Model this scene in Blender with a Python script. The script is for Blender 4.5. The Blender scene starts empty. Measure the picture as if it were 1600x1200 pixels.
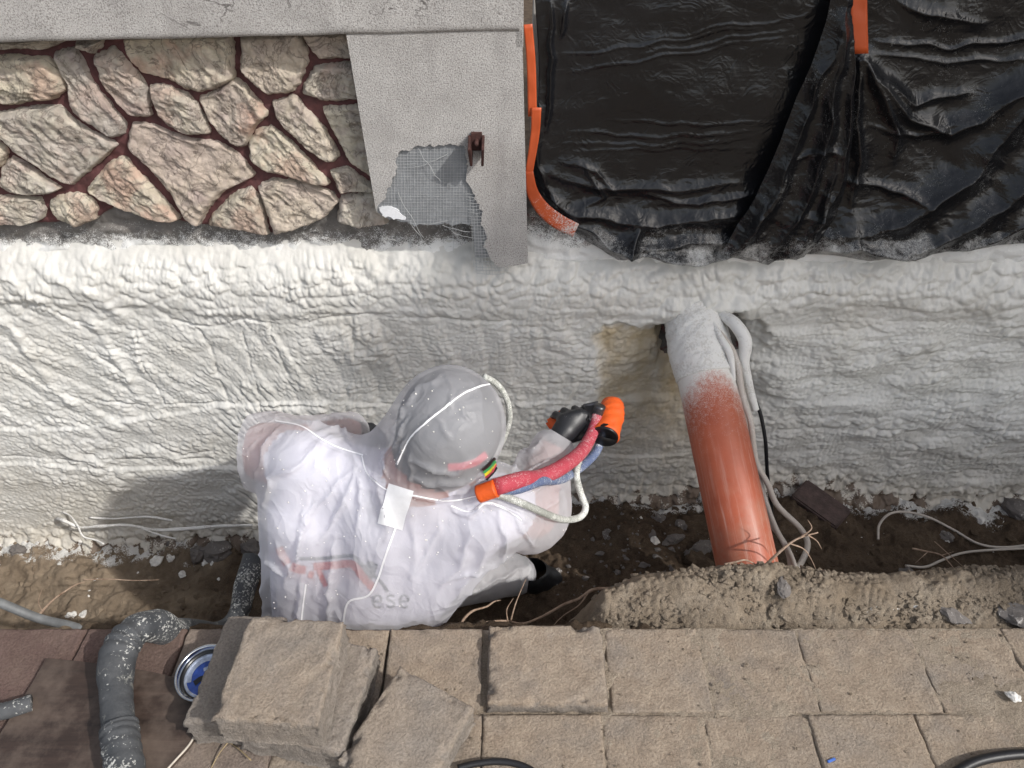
import bpy, bmesh, math, random
import numpy as np
from mathutils import Vector, Matrix
from mathutils.bvhtree import BVHTree

random.seed(7); rng = np.random.default_rng(7)
scene = bpy.context.scene
COL = scene.collection

# ------------------------------------------------------------------ camera
CAM_H = 1.5; PITCH = math.radians(40.0); FPX = 1150.0      # focal length in photo pixels (1600 wide)
cam = bpy.data.cameras.new('camera'); cam_o = bpy.data.objects.new('camera', cam); COL.objects.link(cam_o)
cam.sensor_width = 36.0; cam.lens = FPX * 36.0 / 1600.0; cam.clip_start = 0.02; cam.clip_end = 200
cam_o.location = (0, 0, CAM_H); cam_o.rotation_euler = (math.pi/2 - PITCH, 0, 0)
scene.camera = cam_o
# ------------------------------------------------------------------ sky, sun, exposure
SUN = Vector((0.78, -0.50, 0.80)).normalized()             # towards the sun
w = bpy.data.worlds.new('World'); scene.world = w; w.use_nodes = True
nt = w.node_tree
sky = nt.nodes.new('ShaderNodeTexSky'); sky.sky_type = 'NISHITA'; sky.sun_disc = False
sky.dust_density = 2.6; sky.ozone_density = 0.7; sky.sun_elevation = math.asin(SUN.z); sky.sun_rotation = math.atan2(SUN.x, SUN.y)
bg = nt.nodes['Background']; bg.inputs['Strength'].default_value = 0.15
hz = nt.nodes.new('ShaderNodeHueSaturation'); hz.inputs['Saturation'].default_value = 0.45      # thin summer haze
nt.links.new(sky.outputs[0], hz.inputs['Color']); nt.links.new(hz.outputs[0], bg.inputs['Color'])
sl = bpy.data.lights.new('sun', 'SUN'); sl.energy = 2.4; sl.angle = math.radians(0.9); sl.color = (1.0, 0.965, 0.92)
so = bpy.data.objects.new('sun', sl); COL.objects.link(so)
so.rotation_euler = (-SUN).to_track_quat('-Z', 'Y').to_euler(); so.location = SUN * 10
vs = scene.view_settings
vs.view_transform = 'Standard'; vs.look = 'None'; vs.exposure = 0.36; vs.gamma = 1.0; vs.use_curve_mapping = False
scene.cycles.use_denoising = True
scene.cycles.max_bounces = 8; scene.cycles.transparent_max_bounces = 12

# ------------------------------------------------------------------ geometry helpers
CP, SP = math.cos(PITCH), math.sin(PITCH)
def at(px, py, Y=None, Z=None):
    """point in the place that stands at distance Y (or height Z) in the direction of a photo pixel"""
    a = (px - 800.0) / FPX; b = (600.0 - py) / FPX
    d = Vector((a, CP + b * SP, -SP + b * CP))
    t = Y / d.y if Y is not None else (Z - CAM_H) / d.z
    return Vector((d.x * t, d.y * t, CAM_H + d.z * t))
def at_np(px, py, Y):
    px = np.asarray(px, float); py = np.asarray(py, float)
    a = (px - 800.0) / FPX; b = (600.0 - py) / FPX
    dy = CP + b * SP; t = Y / dy
    return a * t, CAM_H + (-SP + b * CP) * t      # X, Z

def smooth(e0, e1, x):
    t = np.clip((x - e0) / (e1 - e0), 0, 1); return t * t * (3 - 2 * t)
def _h2(ix, iy, s):
    n = (ix.astype(np.int64) * 374761393 + iy.astype(np.int64) * 668265263 + s * 974711) & 0x7fffffff
    n = ((n ^ (n >> 13)) * 1274126177) & 0x7fffffff
    n = ((n ^ (n >> 16)) * 668265263) & 0x7fffffff
    return ((n ^ (n >> 15)) & 0xffffff) / float(0x1000000)
def perlin(x, y, s=0):
    x = np.asarray(x, float); y = np.asarray(y, float)
    ix = np.floor(x); iy = np.floor(y); fx = x - ix; fy = y - iy
    u = fx**3 * (fx * (fx * 6 - 15) + 10); v = fy**3 * (fy * (fy * 6 - 15) + 10)
    def g(i, j):
        a = _h2(ix + i, iy + j, s) * 2 * math.pi
        return np.cos(a) * (fx - i) + np.sin(a) * (fy - j)
    a = g(0, 0) * (1 - u) + g(1, 0) * u; b = g(0, 1) * (1 - u) + g(1, 1) * u
    return (a * (1 - v) + b * v) * 1.5
def fbm(x, y, o=4, s=0, gain=0.5):
    r = 0; a = 1.0
    for i in range(o):
        r = r + a * perlin(x * 2**i, y * 2**i, s + i * 17); a *= gain
    return r
def ridged(x, y, o=4, s=0):
    r = 0; a = 1.0
    for i in range(o):
        r = r + a * (1 - 2 * np.abs(perlin(x * 2**i, y * 2**i, s + i * 13))); a *= 0.5
    return r
def worley(x, y, s=0, two=False):
    ix = np.floor(x); iy = np.floor(y)
    f1 = np.full(x.shape, 9.0); f2 = np.full(x.shape, 9.0)
    for i in (-1, 0, 1):
        for j in (-1, 0, 1):
            cx = ix + i; cy = iy + j
            d = np.hypot(cx + 0.1 + 0.8 * _h2(cx, cy, s) - x, cy + 0.1 + 0.8 * _h2(cx, cy, s + 5) - y)
            f2 = np.minimum(f2, np.maximum(f1, d)); f1 = np.minimum(f1, d)
    return (f1, f2) if two else f1
def lobes(x, y, s=0):
    f1, f2 = worley(x, y, s, True)
    e = np.clip(f2 - f1, 0, 1)
    return np.sqrt(np.clip(1 - (f1 / 0.95)**2, 0, 1)) * (0.35 + 0.65 * smooth(0, 0.45, e))
def seg_dist(x, y, pts):
    """distance to a polyline and position along it (0..1)"""
    best = np.full(x.shape, 1e9); along = np.zeros(x.shape); n = len(pts) - 1
    for k in range(n):
        ax, ay = pts[k]; bx, by = pts[k + 1]
        L2 = (bx - ax)**2 + (by - ay)**2 + 1e-12
        t = np.clip(((x - ax) * (bx - ax) + (y - ay) * (by - ay)) / L2, 0, 1)
        d = np.hypot(x - ax - t * (bx - ax), y - ay - t * (by - ay))
        m = d < best; best = np.where(m, d, best); along = np.where(m, (k + t) / n, along)
    return best, along

def obj(name, me, mat=None, parent=None, **props):
    o = bpy.data.objects.new(name, me); COL.objects.link(o)
    if mat is not None and me is not None:
        for m in (mat if isinstance(mat, (list, tuple)) else [mat]): me.materials.append(m)
    if parent is not None: o.parent = parent
    for k, v in props.items(): o[k] = v
    return o
def empty(name, loc=(0, 0, 0), **props):
    o = bpy.data.objects.new(name, None); COL.objects.link(o); o.location = loc; o.empty_display_size = 0.05
    for k, v in props.items(): o[k] = v
    return o
def put(o, parent):
    """make a world-space mesh a part of an empty that stands somewhere"""
    o.parent = parent; o.matrix_parent_inverse = Matrix.Translation(-parent.location); return o
def mesh_np(name, V, F, smooth_on=True, attrs=None):
    V = np.asarray(V, np.float32); F = np.asarray(F, np.int32); k = F.shape[1]
    me = bpy.data.meshes.new(name)
    me.vertices.add(len(V)); me.vertices.foreach_set('co', V.ravel())
    me.loops.add(F.size); me.loops.foreach_set('vertex_index', F.ravel())
    me.polygons.add(len(F)); me.polygons.foreach_set('loop_start', np.arange(0, F.size, k, dtype=np.int32))
    try: me.polygons.foreach_set('loop_total', np.full(len(F), k, np.int32))
    except Exception: pass
    me.update(calc_edges=True)
    me.polygons.foreach_set('use_smooth', np.full(len(F), smooth_on, bool))
    for n, a in (attrs or {}).items():
        at_ = me.attributes.new(n, 'FLOAT', 'POINT'); at_.data.foreach_set('value', np.asarray(a, np.float32).ravel())
    me.update(); return me
def grid_faces(nu, nv, flip=False, wrap=False):
    """faces of a (nv rows, nu columns) grid"""
    i = np.arange(nv - 1)[:, None]; j = np.arange(nu if wrap else nu - 1)[None, :]
    a = i * nu + j; b = i * nu + (j + 1) % nu
    f = np.stack([a, b, b + nu, a + nu], -1).reshape(-1, 4)
    return f[:, ::-1] if flip else f
def spline(pts, n=8):
    """Catmull-Rom through a list of tuples (any dimension)"""
    P = [np.array(p, float) for p in pts]; P = [2 * P[0] - P[1]] + P + [2 * P[-1] - P[-2]]; out = []
    for k in range(1, len(P) - 2):
        for q in range(n):
            t = q / n; a, b, c, d = P[k - 1:k + 3]
            out.append(0.5 * ((2 * b) + (c - a) * t + (2 * a - 5 * b + 4 * c - d) * t * t + (3 * b - a - 3 * c + d) * t**3))
    out.append(P[-2]); return np.array(out)
def tube_data(C, R, sides=10, cap=True, bump=None):
    """tube round centre line C (n,3) with radius R (scalar or n)"""
    C = np.asarray(C, float); n = len(C); R = np.broadcast_to(np.asarray(R, float), (n,))
    T = np.gradient(C, axis=0); T /= np.linalg.norm(T, axis=1)[:, None] + 1e-12
    nrm = np.cross(T[0], [0.13, 0.37, 0.91]); nrm /= np.linalg.norm(nrm)
    V = np.zeros((n, sides, 3)); ang = np.arange(sides) / sides * 2 * math.pi
    for k in range(n):
        nrm = nrm - T[k] * nrm.dot(T[k]); nrm /= np.linalg.norm(nrm); b = np.cross(T[k], nrm)
        r = R[k] * (np.ones(sides) if bump is None else bump(k / max(n - 1, 1), ang))
        V[k] = C[k] + r[:, None] * (np.cos(ang)[:, None] * nrm + np.sin(ang)[:, None] * b)
    V = V.reshape(-1, 3); F = grid_faces(sides, n, wrap=True)
    if cap:
        V = np.vstack([V, C[:1], C[-1:]]); a = len(V) - 2; b = a + 1; j = np.arange(sides); j2 = (j + 1) % sides
        F = np.vstack([F, np.stack([j2, j, np.full(sides, a), np.full(sides, a)], 1), np.stack([(n - 1) * sides + j, (n - 1) * sides + j2, np.full(sides, b), np.full(sides, b)], 1)])
    return V, F
def quads_mesh(name, V, F, smooth_on=True, attrs=None):
    """quads where a repeated last index means a triangle"""
    me = bpy.data.meshes.new(name)
    me.from_pydata([tuple(v) for v in V], [], [tuple(f[:3]) if f[2] == f[3] else tuple(f) for f in F])
    me.polygons.foreach_set('use_smooth', np.full(len(me.polygons), smooth_on, bool))
    for n, a in (attrs or {}).items():
        t = me.attributes.new(n, 'FLOAT', 'POINT'); t.data.foreach_set('value', np.asarray(a, np.float32).ravel())
    me.update(); return me
def tube(name, pts, r, mat, parent=None, n=8, sides=10, bump=None, **props):
    """pts are (x,y,z) or (x,y,z,radius)"""
    if len(pts[0]) == 4: S = spline(pts, n); C, R = S[:, :3], S[:, 3]
    else: C = spline(pts, n); R = r
    V, F = tube_data(C, R, sides, True, bump)
    return obj(name, quads_mesh(name, V, F), mat, parent, **props)
def pix(*rows):
    """(px, py, Y[, r]) rows to 3D tuples"""
    return [tuple(at(q[0], q[1], Y=q[2])) + tuple(q[3:]) for q in rows]
def poly_prism(name, pts, y0, y1, mat, parent=None, bevel=0, **props):
    """outline of (X, Z) points, from depth y0 (front) to y1 (back)"""
    bm = bmesh.new(); vs_ = [bm.verts.new((x, y0, z)) for x, z in pts]
    f = bm.faces.new(vs_); bmesh.ops.recalc_face_normals(bm, faces=[f])
    if f.normal.y > 0: f.normal_flip()
    r = bmesh.ops.extrude_face_region(bm, geom=[f])
    bmesh.ops.translate(bm, verts=[v for v in r['geom'] if isinstance(v, bmesh.types.BMVert)], vec=(0, y0 - y1 if y1 < y0 else 0, 0))
    new = [v for v in r['geom'] if isinstance(v, bmesh.types.BMVert)]
    for v in new: v.co.y = y1
    bmesh.ops.triangulate(bm, faces=[g for g in bm.faces if len(g.verts) > 4])
    bmesh.ops.recalc_face_normals(bm, faces=bm.faces)
    me = bpy.data.meshes.new(name); bm.to_mesh(me); bm.free()
    return obj(name, me, mat, parent, **props)
def box_bm(bm, cx, cy, cz, sx, sy, sz, rot=None, bevel=0):
    r = bmesh.ops.create_cube(bm, size=1.0); vs_ = r['verts']
    bmesh.ops.scale(bm, verts=vs_, vec=(sx, sy, sz))
    if bevel: 
        es = list({e for v in vs_ for e in v.link_edges}); rb = bmesh.ops.bevel(bm, geom=es, offset=bevel, segments=2, affect='EDGES'); vs_ = list({v for f in rb['faces'] for v in f.verts} | {v for v in vs_ if v.is_valid})
    M = (rot or Matrix.Identity(3)).to_4x4(); M.translation = (cx, cy, cz)
    bmesh.ops.transform(bm, matrix=M, verts=vs_)
def box(name, c, s, mat, parent=None, rot=None, bevel=0, **props):
    bm = bmesh.new(); box_bm(bm, *c, *s, rot, bevel); me = bpy.data.meshes.new(name); bm.to_mesh(me); bm.free()
    return obj(name, me, mat, parent, **props)
def surface_nets(sdf, lo, hi, h):
    """mesh the zero level of sdf(X,Y,Z) on a grid"""
    ax = [np.arange(lo[k], hi[k] + h, h) for k in range(3)]
    G = np.meshgrid(*ax, indexing='ij'); D = sdf(*G); n = np.array(D.shape)
    acc = np.zeros(tuple(n - 1) + (3,)); cnt = np.zeros(tuple(n - 1))
    off = [(i, j, k) for i in (0, 1) for j in (0, 1) for k in (0, 1)]
    def sub(o): return D[o[0]:n[0] - 1 + o[0], o[1]:n[1] - 1 + o[1], o[2]:n[2] - 1 + o[2]]
    for a in off:
        for d in range(3):
            if a[d] == 1: continue
            b = list(a); b[d] = 1; A = sub(a); B = sub(b); m = (A < 0) != (B < 0)
            t = np.where(m, A / np.where(m, A - B, 1), 0)
            for c in range(3): acc[..., c] += np.where(m, a[c] + (t if c == d else 0), 0)
            cnt += m
    act = cnt > 0; idx = -np.ones(tuple(n - 1), int); idx[act] = np.arange(act.sum())
    cell = np.stack(np.nonzero(act), 1); V = np.array(lo) + h * (cell + acc[act] / cnt[act][:, None])
    F = []
    for d in range(3):
        u, v = (d + 1) % 3, (d + 2) % 3
        sl0 = [slice(None)] * 3; sl1 = [slice(None)] * 3; sl0[d] = slice(0, -1); sl1[d] = slice(1, None)
        A = D[tuple(sl0)]; B = D[tuple(sl1)]; m = (A < 0) != (B < 0)
        p = np.stack(np.nonzero(m), 1); ok = (p[:, u] > 0) & (p[:, v] > 0) & (p[:, u] < n[u] - 1) & (p[:, v] < n[v] - 1); p = p[ok]
        inside = A[p[:, 0], p[:, 1], p[:, 2]] < 0
        def at_(du, dv):
            q = p.copy(); q[:, u] -= du; q[:, v] -= dv; return idx[q[:, 0], q[:, 1], q[:, 2]]
        q = np.stack([at_(0, 0), at_(1, 0), at_(1, 1), at_(0, 1)], 1)
        q[~inside] = q[~inside][:, ::-1]; F.append(q)
    return V, np.vstack(F)
def capsule(X, Y, Z, a, b, ra, rb, sc=(1, 1, 1)):
    a = np.array(a); b = np.array(b); ab = b - a
    px, py, pz = X - a[0], Y - a[1], Z - a[2]
    t = np.clip((px * ab[0] + py * ab[1] + pz * ab[2]) / (ab.dot(ab) + 1e-12), 0, 1)
    return np.sqrt((px - t * ab[0])**2 + (py - t * ab[1])**2 + (pz - t * ab[2])**2) - (ra + (rb - ra) * t)
def ellipsoid(X, Y, Z, c, r, M=None):
    p = np.stack([X - c[0], Y - c[1], Z - c[2]], -1)
    if M is not None: p = p @ np.array(M)
    k = np.sqrt(((p / np.array(r))**2).sum(-1)); k1 = np.sqrt(((p / np.array(r)**2)**2).sum(-1))
    return k * (k - 1) / np.maximum(k1, 1e-6)
def smin(a, b, k):
    h = np.clip(0.5 + 0.5 * (b - a) / k, 0, 1); return b * (1 - h) + a * h - k * h * (1 - h)
def laplace(V, F, it=3, lam=0.5):
    e = np.vstack([F[:, [0, 1]], F[:, [1, 2]], F[:, [2, 3]], F[:, [3, 0]]]); e = np.vstack([e, e[:, ::-1]])
    cnt = np.bincount(e[:, 0], minlength=len(V))[:, None]
    for _ in range(it):
        s = np.stack([np.bincount(e[:, 0], weights=V[e[:, 1], c], minlength=len(V)) for c in range(3)], 1)
        V = V + lam * (s / np.maximum(cnt, 1) - V)
    return V
def normals(V, F):
    n = np.cross(V[F[:, 2]] - V[F[:, 0]], V[F[:, 3]] - V[F[:, 1]]); N = np.zeros_like(V)
    for k in range(4):
        for c in range(3): N[:, c] += np.bincount(F[:, k], weights=n[:, c], minlength=len(V))
    return N / (np.linalg.norm(N, axis=1)[:, None] + 1e-12)
def subdivide(V, F):
    """split every quad in four"""
    e = np.vstack([F[:, [0, 1]], F[:, [1, 2]], F[:, [2, 3]], F[:, [3, 0]]]); es = np.sort(e, 1)
    u, inv = np.unique(es[:, 0].astype(np.int64) * len(V) + es[:, 1], return_inverse=True); inv = inv.reshape(-1)
    a, b = u // len(V), u % len(V); n = len(V); m = len(F); E = (V[a] + V[b]) / 2; C = V[F].mean(1)
    k = inv.reshape(4, m) + n; c = np.arange(m) + n + len(u)
    Q = [np.stack([F[:, i], k[i], c, k[i - 1]], 1) for i in range(4)]
    return np.vstack([V, E, C]), np.vstack(Q)
def bvh_of(o): return BVHTree.FromPolygons([o.matrix_world @ v.co for v in o.data.vertices], [p.vertices[:] for p in o.data.polygons])
def hit(bvh, px, py, lift=0.002):
    """where the sight line of a photo pixel meets a surface, lifted off it"""
    p0 = Vector((0, 0, CAM_H)); d = (at(px, py, Y=1.0) - p0).normalized()
    p, nr, i, t = bvh.ray_cast(p0, d)
    if p is None: return None
    if nr.dot(d) > 0: nr = -nr
    return p + nr * lift
def ribbon(name, line, hw, bvh, mat, parent=None, lift=0.002, cross=3, step=5, n=None, **props):
    """strip laid on a surface along a line of photo pixels, half width hw pixels"""
    L = spline(line, 6) if len(line) > 2 else np.array([np.array(line[0]) * (1 - t) + np.array(line[1]) * t for t in np.linspace(0, 1, 9)])
    T = np.gradient(L, axis=0); T /= np.linalg.norm(T, axis=1)[:, None]; Nn = np.stack([-T[:, 1], T[:, 0]], 1)
    V = []; ok = True; last = None
    for k in range(len(L)):
        for c in np.linspace(-1, 1, cross):
            q = L[k] + Nn[k] * hw * c; h = hit(bvh, q[0], q[1], lift)
            if h is None: h = last
            if h is None: return None
            last = h; V.append(h)
    me = mesh_np(name, np.array(V), grid_faces(cross, len(L)))
    return obj(name, me, mat, parent, **props)
def rock_mesh(name, r, seed, flat=(1, 1, 1), rough=0.35, sub=3, sharp=1.0):
    bm = bmesh.new(); bmesh.ops.create_icosphere(bm, subdivisions=sub, radius=1.0)
    rs = np.random.default_rng(seed); pl = rs.normal(size=(9, 3)); pl /= np.linalg.norm(pl, axis=1)[:, None]; dd = rs.uniform(0.55, 0.95, 9)
    for v in bm.verts:
        p = np.array(v.co)
        for q, d in zip(pl, dd):
            e = p.dot(q) - d
            if e > 0: p = p - q * e * sharp
        k = 1 + rough * float(fbm(np.array([p[0] * 2.1 + p[2] * 1.3 + seed]), np.array([p[1] * 2.3 - p[2] * 1.7 + seed * 0.37]), 4, seed)[0]) * 0.5
        v.co = Vector(p * k * np.array(flat) * r)
    me = bpy.data.meshes.new(name); bm.to_mesh(me); bm.free()
    me.polygons.foreach_set('use_smooth', np.full(len(me.polygons), False, bool)); return me
# ------------------------------------------------------------------ materials
def NN(nt, typ, ins=None, **props):
    n = nt.nodes.new(typ)
    for k, v in props.items(): setattr(n, k, v)
    for k, v in (ins or {}).items():
        s = n.inputs[k]
        if hasattr(v, 'is_output') or isinstance(v, bpy.types.NodeSocket): nt.links.new(v, s)
        else: s.default_value = v
    return n
def rgb(*c): return (c[0], c[1], c[2], 1.0)
class M:
    """small builder round a Principled material"""
    def __init__(s, name):
        s.m = bpy.data.materials.new(name); s.m.use_nodes = True; s.nt = s.m.node_tree
        s.p = s.nt.nodes['Principled BSDF']; s.out = s.nt.nodes['Material Output']
        s.tc = s.nt.nodes.new('ShaderNodeTexCoord'); s.pos = s.nt.nodes.new('ShaderNodeNewGeometry').outputs['Position']
    def set(s, **k):
        for a, v in k.items():
            sock = s.p.inputs[a.replace('_', ' ')]
            if isinstance(v, bpy.types.NodeSocket): s.nt.links.new(v, sock)
            else: sock.default_value = v
        return s
    def noise(s, scale, detail=5, rough=0.55, vec=None, dist=0.0, stretch=None):
        v = vec or s.tc.outputs['Object']
        if stretch: v = NN(s.nt, 'ShaderNodeVectorMath', {0: v, 1: stretch}, operation='MULTIPLY').outputs[0]
        return NN(s.nt, 'ShaderNodeTexNoise', {'Vector': v, 'Scale': scale, 'Detail': detail, 'Roughness': rough, 'Distortion': dist}).outputs[0]
    def ridge(s, scale, detail=4, rough=0.5, vec=None, dist=0.0, stretch=None):
        v = vec or s.tc.outputs['Object']
        if stretch: v = NN(s.nt, 'ShaderNodeVectorMath', {0: v, 1: stretch}, operation='MULTIPLY').outputs[0]
        n = NN(s.nt, 'ShaderNodeTexNoise', {'Vector': v, 'Scale': scale, 'Detail': detail, 'Roughness': rough, 'Distortion': dist}, noise_dimensions='3D').outputs[0]
        return s.math('SUBTRACT', 1.0, s.math('MULTIPLY', s.math('ABSOLUTE', s.math('SUBTRACT', n, 0.5)), 4.0))
    def voro(s, scale, feature='F1', vec=None):
        return NN(s.nt, 'ShaderNodeTexVoronoi', {'Vector': vec or s.tc.outputs['Object'], 'Scale': scale}, feature=feature).outputs['Distance']
    def ramp(s, fac, stops, interp='LINEAR'):
        r = NN(s.nt, 'ShaderNodeValToRGB', {'Fac': fac}); cr = r.color_ramp; cr.interpolation = interp
        while len(cr.elements) < len(stops): cr.elements.new(0.5)
        for e, (p, c) in zip(cr.elements, stops): e.position = p; e.color = c if len(c) == 4 else rgb(*c)
        return r.outputs[0]
    def mix(s, f, a, b, blend='MIX'):
        n = NN(s.nt, 'ShaderNodeMix', data_type='RGBA', blend_type=blend)
        for k, v in (('Factor', f), ('A', a), ('B', b)):
            sock = [i for i in n.inputs if i.name == k and (i.type == 'RGBA' or (k == 'Factor' and i.type == 'VALUE'))][0]
            if isinstance(v, bpy.types.NodeSocket): s.nt.links.new(v, sock)
            else: sock.default_value = v if not isinstance(v, tuple) or len(v) == 4 else rgb(*v)
        return [o for o in n.outputs if o.type == 'RGBA'][0]
    def math(s, op, a, b=0.0, clamp=False):
        return NN(s.nt, 'ShaderNodeMath', {0: a, 1: b}, operation=op, use_clamp=clamp).outputs[0]
    def attr(s, name): return NN(s.nt, 'ShaderNodeAttribute', attribute_name=name).outputs['Fac']
    def rand(s): return NN(s.nt, 'ShaderNodeObjectInfo').outputs['Random']
    def bump(s, h, strength=0.5, dist=0.01, normal=None):
        ins = {'Height': h, 'Strength': strength, 'Distance': dist}
        if normal is not None: ins['Normal'] = normal
        n = NN(s.nt, 'ShaderNodeBump', ins).outputs[0]; s.nt.links.new(n, s.p.inputs['Normal']); s.last = n; return n
    def speckle(s, base, white, amount, scale=260.0, soft=0.06):
        """spray dust: dots of another colour whose density follows amount (0..1)"""
        n = s.noise(scale, 2, 0.6, vec=s.pos); n2 = s.noise(scale * 0.16, 4, 0.6, vec=s.pos)
        t = s.math('ADD', s.math('MULTIPLY', n, 0.62), s.math('MULTIPLY', n2, 0.38))
        thr = s.math('SUBTRACT', 0.78, s.math('MULTIPLY', amount, 0.56))
        f = s.math('DIVIDE', s.math('SUBTRACT', t, thr), soft, True)
        s.f = f; return s.mix(f, base, white)

def simple(name, col, rough=0.6, metal=0.0, var=0.25, scale=40, bump=0.2, bdist=0.002, spec=0.5):
    a = M(name); n = a.noise(scale, 6, 0.6)
    c2 = tuple(max(0, x * (1 - var)) for x in col); c1 = tuple(min(1, x * (1 + var)) for x in col)
    a.set(Base_Color=a.ramp(n, [(0.3, c2), (0.7, c1)]), Roughness=rough, Metallic=metal, Specular_IOR_Level=spec)
    if bump: a.bump(a.noise(scale * 4, 5, 0.65), bump, bdist)
    return a.m

# spray foam: off-white, slightly waxy, yellower over the old layer and the shade painted below it
a = M('spray_foam'); t = a.attr('tint'); dk = a.attr('dirt')
n = a.noise(9, 5, 0.6); c = a.ramp(n, [(0.3, (0.58, 0.57, 0.53)), (0.7, (0.69, 0.68, 0.645))])
c = a.mix(t, c, a.ramp(a.noise(24, 4), [(0.3, (0.40, 0.32, 0.20)), (0.7, (0.53, 0.44, 0.30))]))
c = a.speckle(c, (0.16, 0.12, 0.09), dk, 190.0, 0.10)
fr = a.attr('fresh')
ro = a.math('SUBTRACT', 0.62, a.math('MULTIPLY', fr, 0.36))
a.set(Base_Color=c, Roughness=ro, Specular_IOR_Level=0.45)
a.bump(a.math('ADD', a.noise(120, 4, 0.6), a.math('MULTIPLY', a.noise(420, 3, 0.6), 0.4)), 0.35, 0.003); FOAM = a.m

a = M('foundation_concrete'); n = a.noise(16, 8, 0.65)
c = a.ramp(n, [(0.25, (0.075, 0.07, 0.066)), (0.5, (0.15, 0.14, 0.13)), (0.8, (0.24, 0.22, 0.20))])
c = a.mix(a.math('MULTIPLY', a.attr('rust'), a.ramp(a.noise(22, 4), [(0.52, (0, 0, 0)), (0.62, (1, 1, 1))])), c, (0.10, 0.035, 0.035))
c = a.speckle(c, (0.78, 0.78, 0.76), a.attr('dust'), 380.0, 0.16)
a.set(Base_Color=c, Roughness=0.9); a.bump(a.math('ADD', a.noise(70, 6, 0.7), a.math('MULTIPLY', a.f, 0.25)), 0.6, 0.006); CONC = a.m

# rubble stones: cream, pink, ochre and grey
a = M('wall_stone'); r = a.rand(); n1 = a.noise(7, 6, 0.6, dist=0.8); n2 = a.noise(30, 8, 0.68)
n1b = a.noise(11, 4, 0.6, vec=NN(a.nt, 'ShaderNodeVectorMath', {0: a.tc.outputs['Object'], 1: (3.1, 8.2, 1.7)}, operation='ADD').outputs[0])
c = a.ramp(n1, [(0.28, (0.46, 0.41, 0.38)), (0.45, (0.62, 0.57, 0.505)), (0.58, (0.67, 0.625, 0.53)), (0.75, (0.55, 0.53, 0.50))])
c = a.mix(a.math('MULTIPLY', a.ramp(n1b, [(0.48, (0, 0, 0)), (0.62, (1, 1, 1))]), a.math('MULTIPLY', r, 0.9)), c, (0.60, 0.43, 0.36))
c = a.mix(a.math('MULTIPLY', a.ramp(n1b, [(0.30, (1, 1, 1)), (0.42, (0, 0, 0))]), 0.55), c, (0.40, 0.33, 0.34))
c = a.mix(0.75, c, a.ramp(r, [(0.0, (0.96, 0.84, 0.80)), (0.25, (1.05, 1.03, 0.96)), (0.5, (0.90, 0.88, 0.88)), (0.75, (1.08, 1.03, 0.92)), (1.0, (1.0, 0.92, 0.86))]), 'MULTIPLY')
c = a.mix(a.math('MULTIPLY', a.ramp(a.ridge(13, 5, 0.6, dist=0.8), [(0.90, (0, 0, 0)), (0.985, (1, 1, 1))]), 0.6), c, (0.16, 0.13, 0.115))
c = a.mix(0.62, c, a.ramp(n2, [(0.25, (0.32, 0.30, 0.28)), (0.6, (1, 1, 1))]), 'MULTIPLY')
a.set(Base_Color=c, Roughness=0.88, Specular_IOR_Level=0.25)
a.bump(a.math('ADD', a.noise(48, 9, 0.74, dist=0.9), a.math('MULTIPLY', a.noise(200, 5, 0.7), 0.3)), 0.9, 0.011); STONE = a.m
MORTAR = simple('wine_red_mortar', (0.092, 0.034, 0.034), 0.75, 0, 0.45, 30, 0.6, 0.005)

a = M('grey_plaster'); n = a.noise(10, 7, 0.65); n2 = a.noise(330, 3, 0.6)
c = a.ramp(n, [(0.3, (0.40, 0.385, 0.37)), (0.7, (0.52, 0.505, 0.485))])
c = a.mix(0.9, c, a.ramp(n2, [(0.36, (0.42, 0.40, 0.39)), (0.52, (1, 1, 1))]), 'MULTIPLY')
st = a.noise(14, 5, 0.6, stretch=(1.0, 1.0, 0.22))
c = a.mix(a.ramp(st, [(0.56, (0, 0, 0)), (0.74, (0.6, 0.6, 0.6))]), c, (0.27, 0.255, 0.245))
c = a.mix(a.math('MULTIPLY', a.attr('dirt'), 1.0), c, (0.16, 0.15, 0.145))
ck = a.math('MULTIPLY', a.ramp(a.ridge(5.5, 5, 0.6, dist=0.6), [(0.955, (0, 0, 0)), (0.985, (1, 1, 1))]), a.ramp(a.noise(4, 3), [(0.61, (0, 0, 0)), (0.68, (0.85, 0.85, 0.85))]))
c = a.mix(ck, c, (0.10, 0.09, 0.085))
c = a.mix(a.ramp(a.noise(5, 6, 0.7, dist=0.6), [(0.52, (0, 0, 0)), (0.75, (0.55, 0.55, 0.55))]), c, (0.30, 0.285, 0.27))
a.set(Base_Color=c, Roughness=0.92); a.bump(a.math('ADD', a.noise(300, 3, 0.6), a.math('MULTIPLY', a.noise(40, 4), 0.6)), 0.6, 0.0035); PLASTER = a.m
ADHES = simple('grey_adhesive', (0.24, 0.25, 0.26), 0.9, 0, 0.18, 30, 0.5, 0.003)
FIBRE = simple('glass_fibre_thread', (0.42, 0.43, 0.43), 0.6, 0, 0.12, 60, 0)
EPS = simple('white_polystyrene', (0.82, 0.83, 0.85), 0.7, 0, 0.08, 160, 0.6, 0.003)
a = M('rusty_steel'); n = a.noise(60, 7, 0.7)
a.set(Base_Color=a.ramp(n, [(0.3, (0.035, 0.016, 0.014)), (0.6, (0.085, 0.036, 0.03)), (0.8, (0.14, 0.10, 0.09))]), Roughness=0.75, Metallic=0.3)
a.bump(a.noise(200, 6, 0.7), 0.6, 0.002); RUST = a.m

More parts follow.
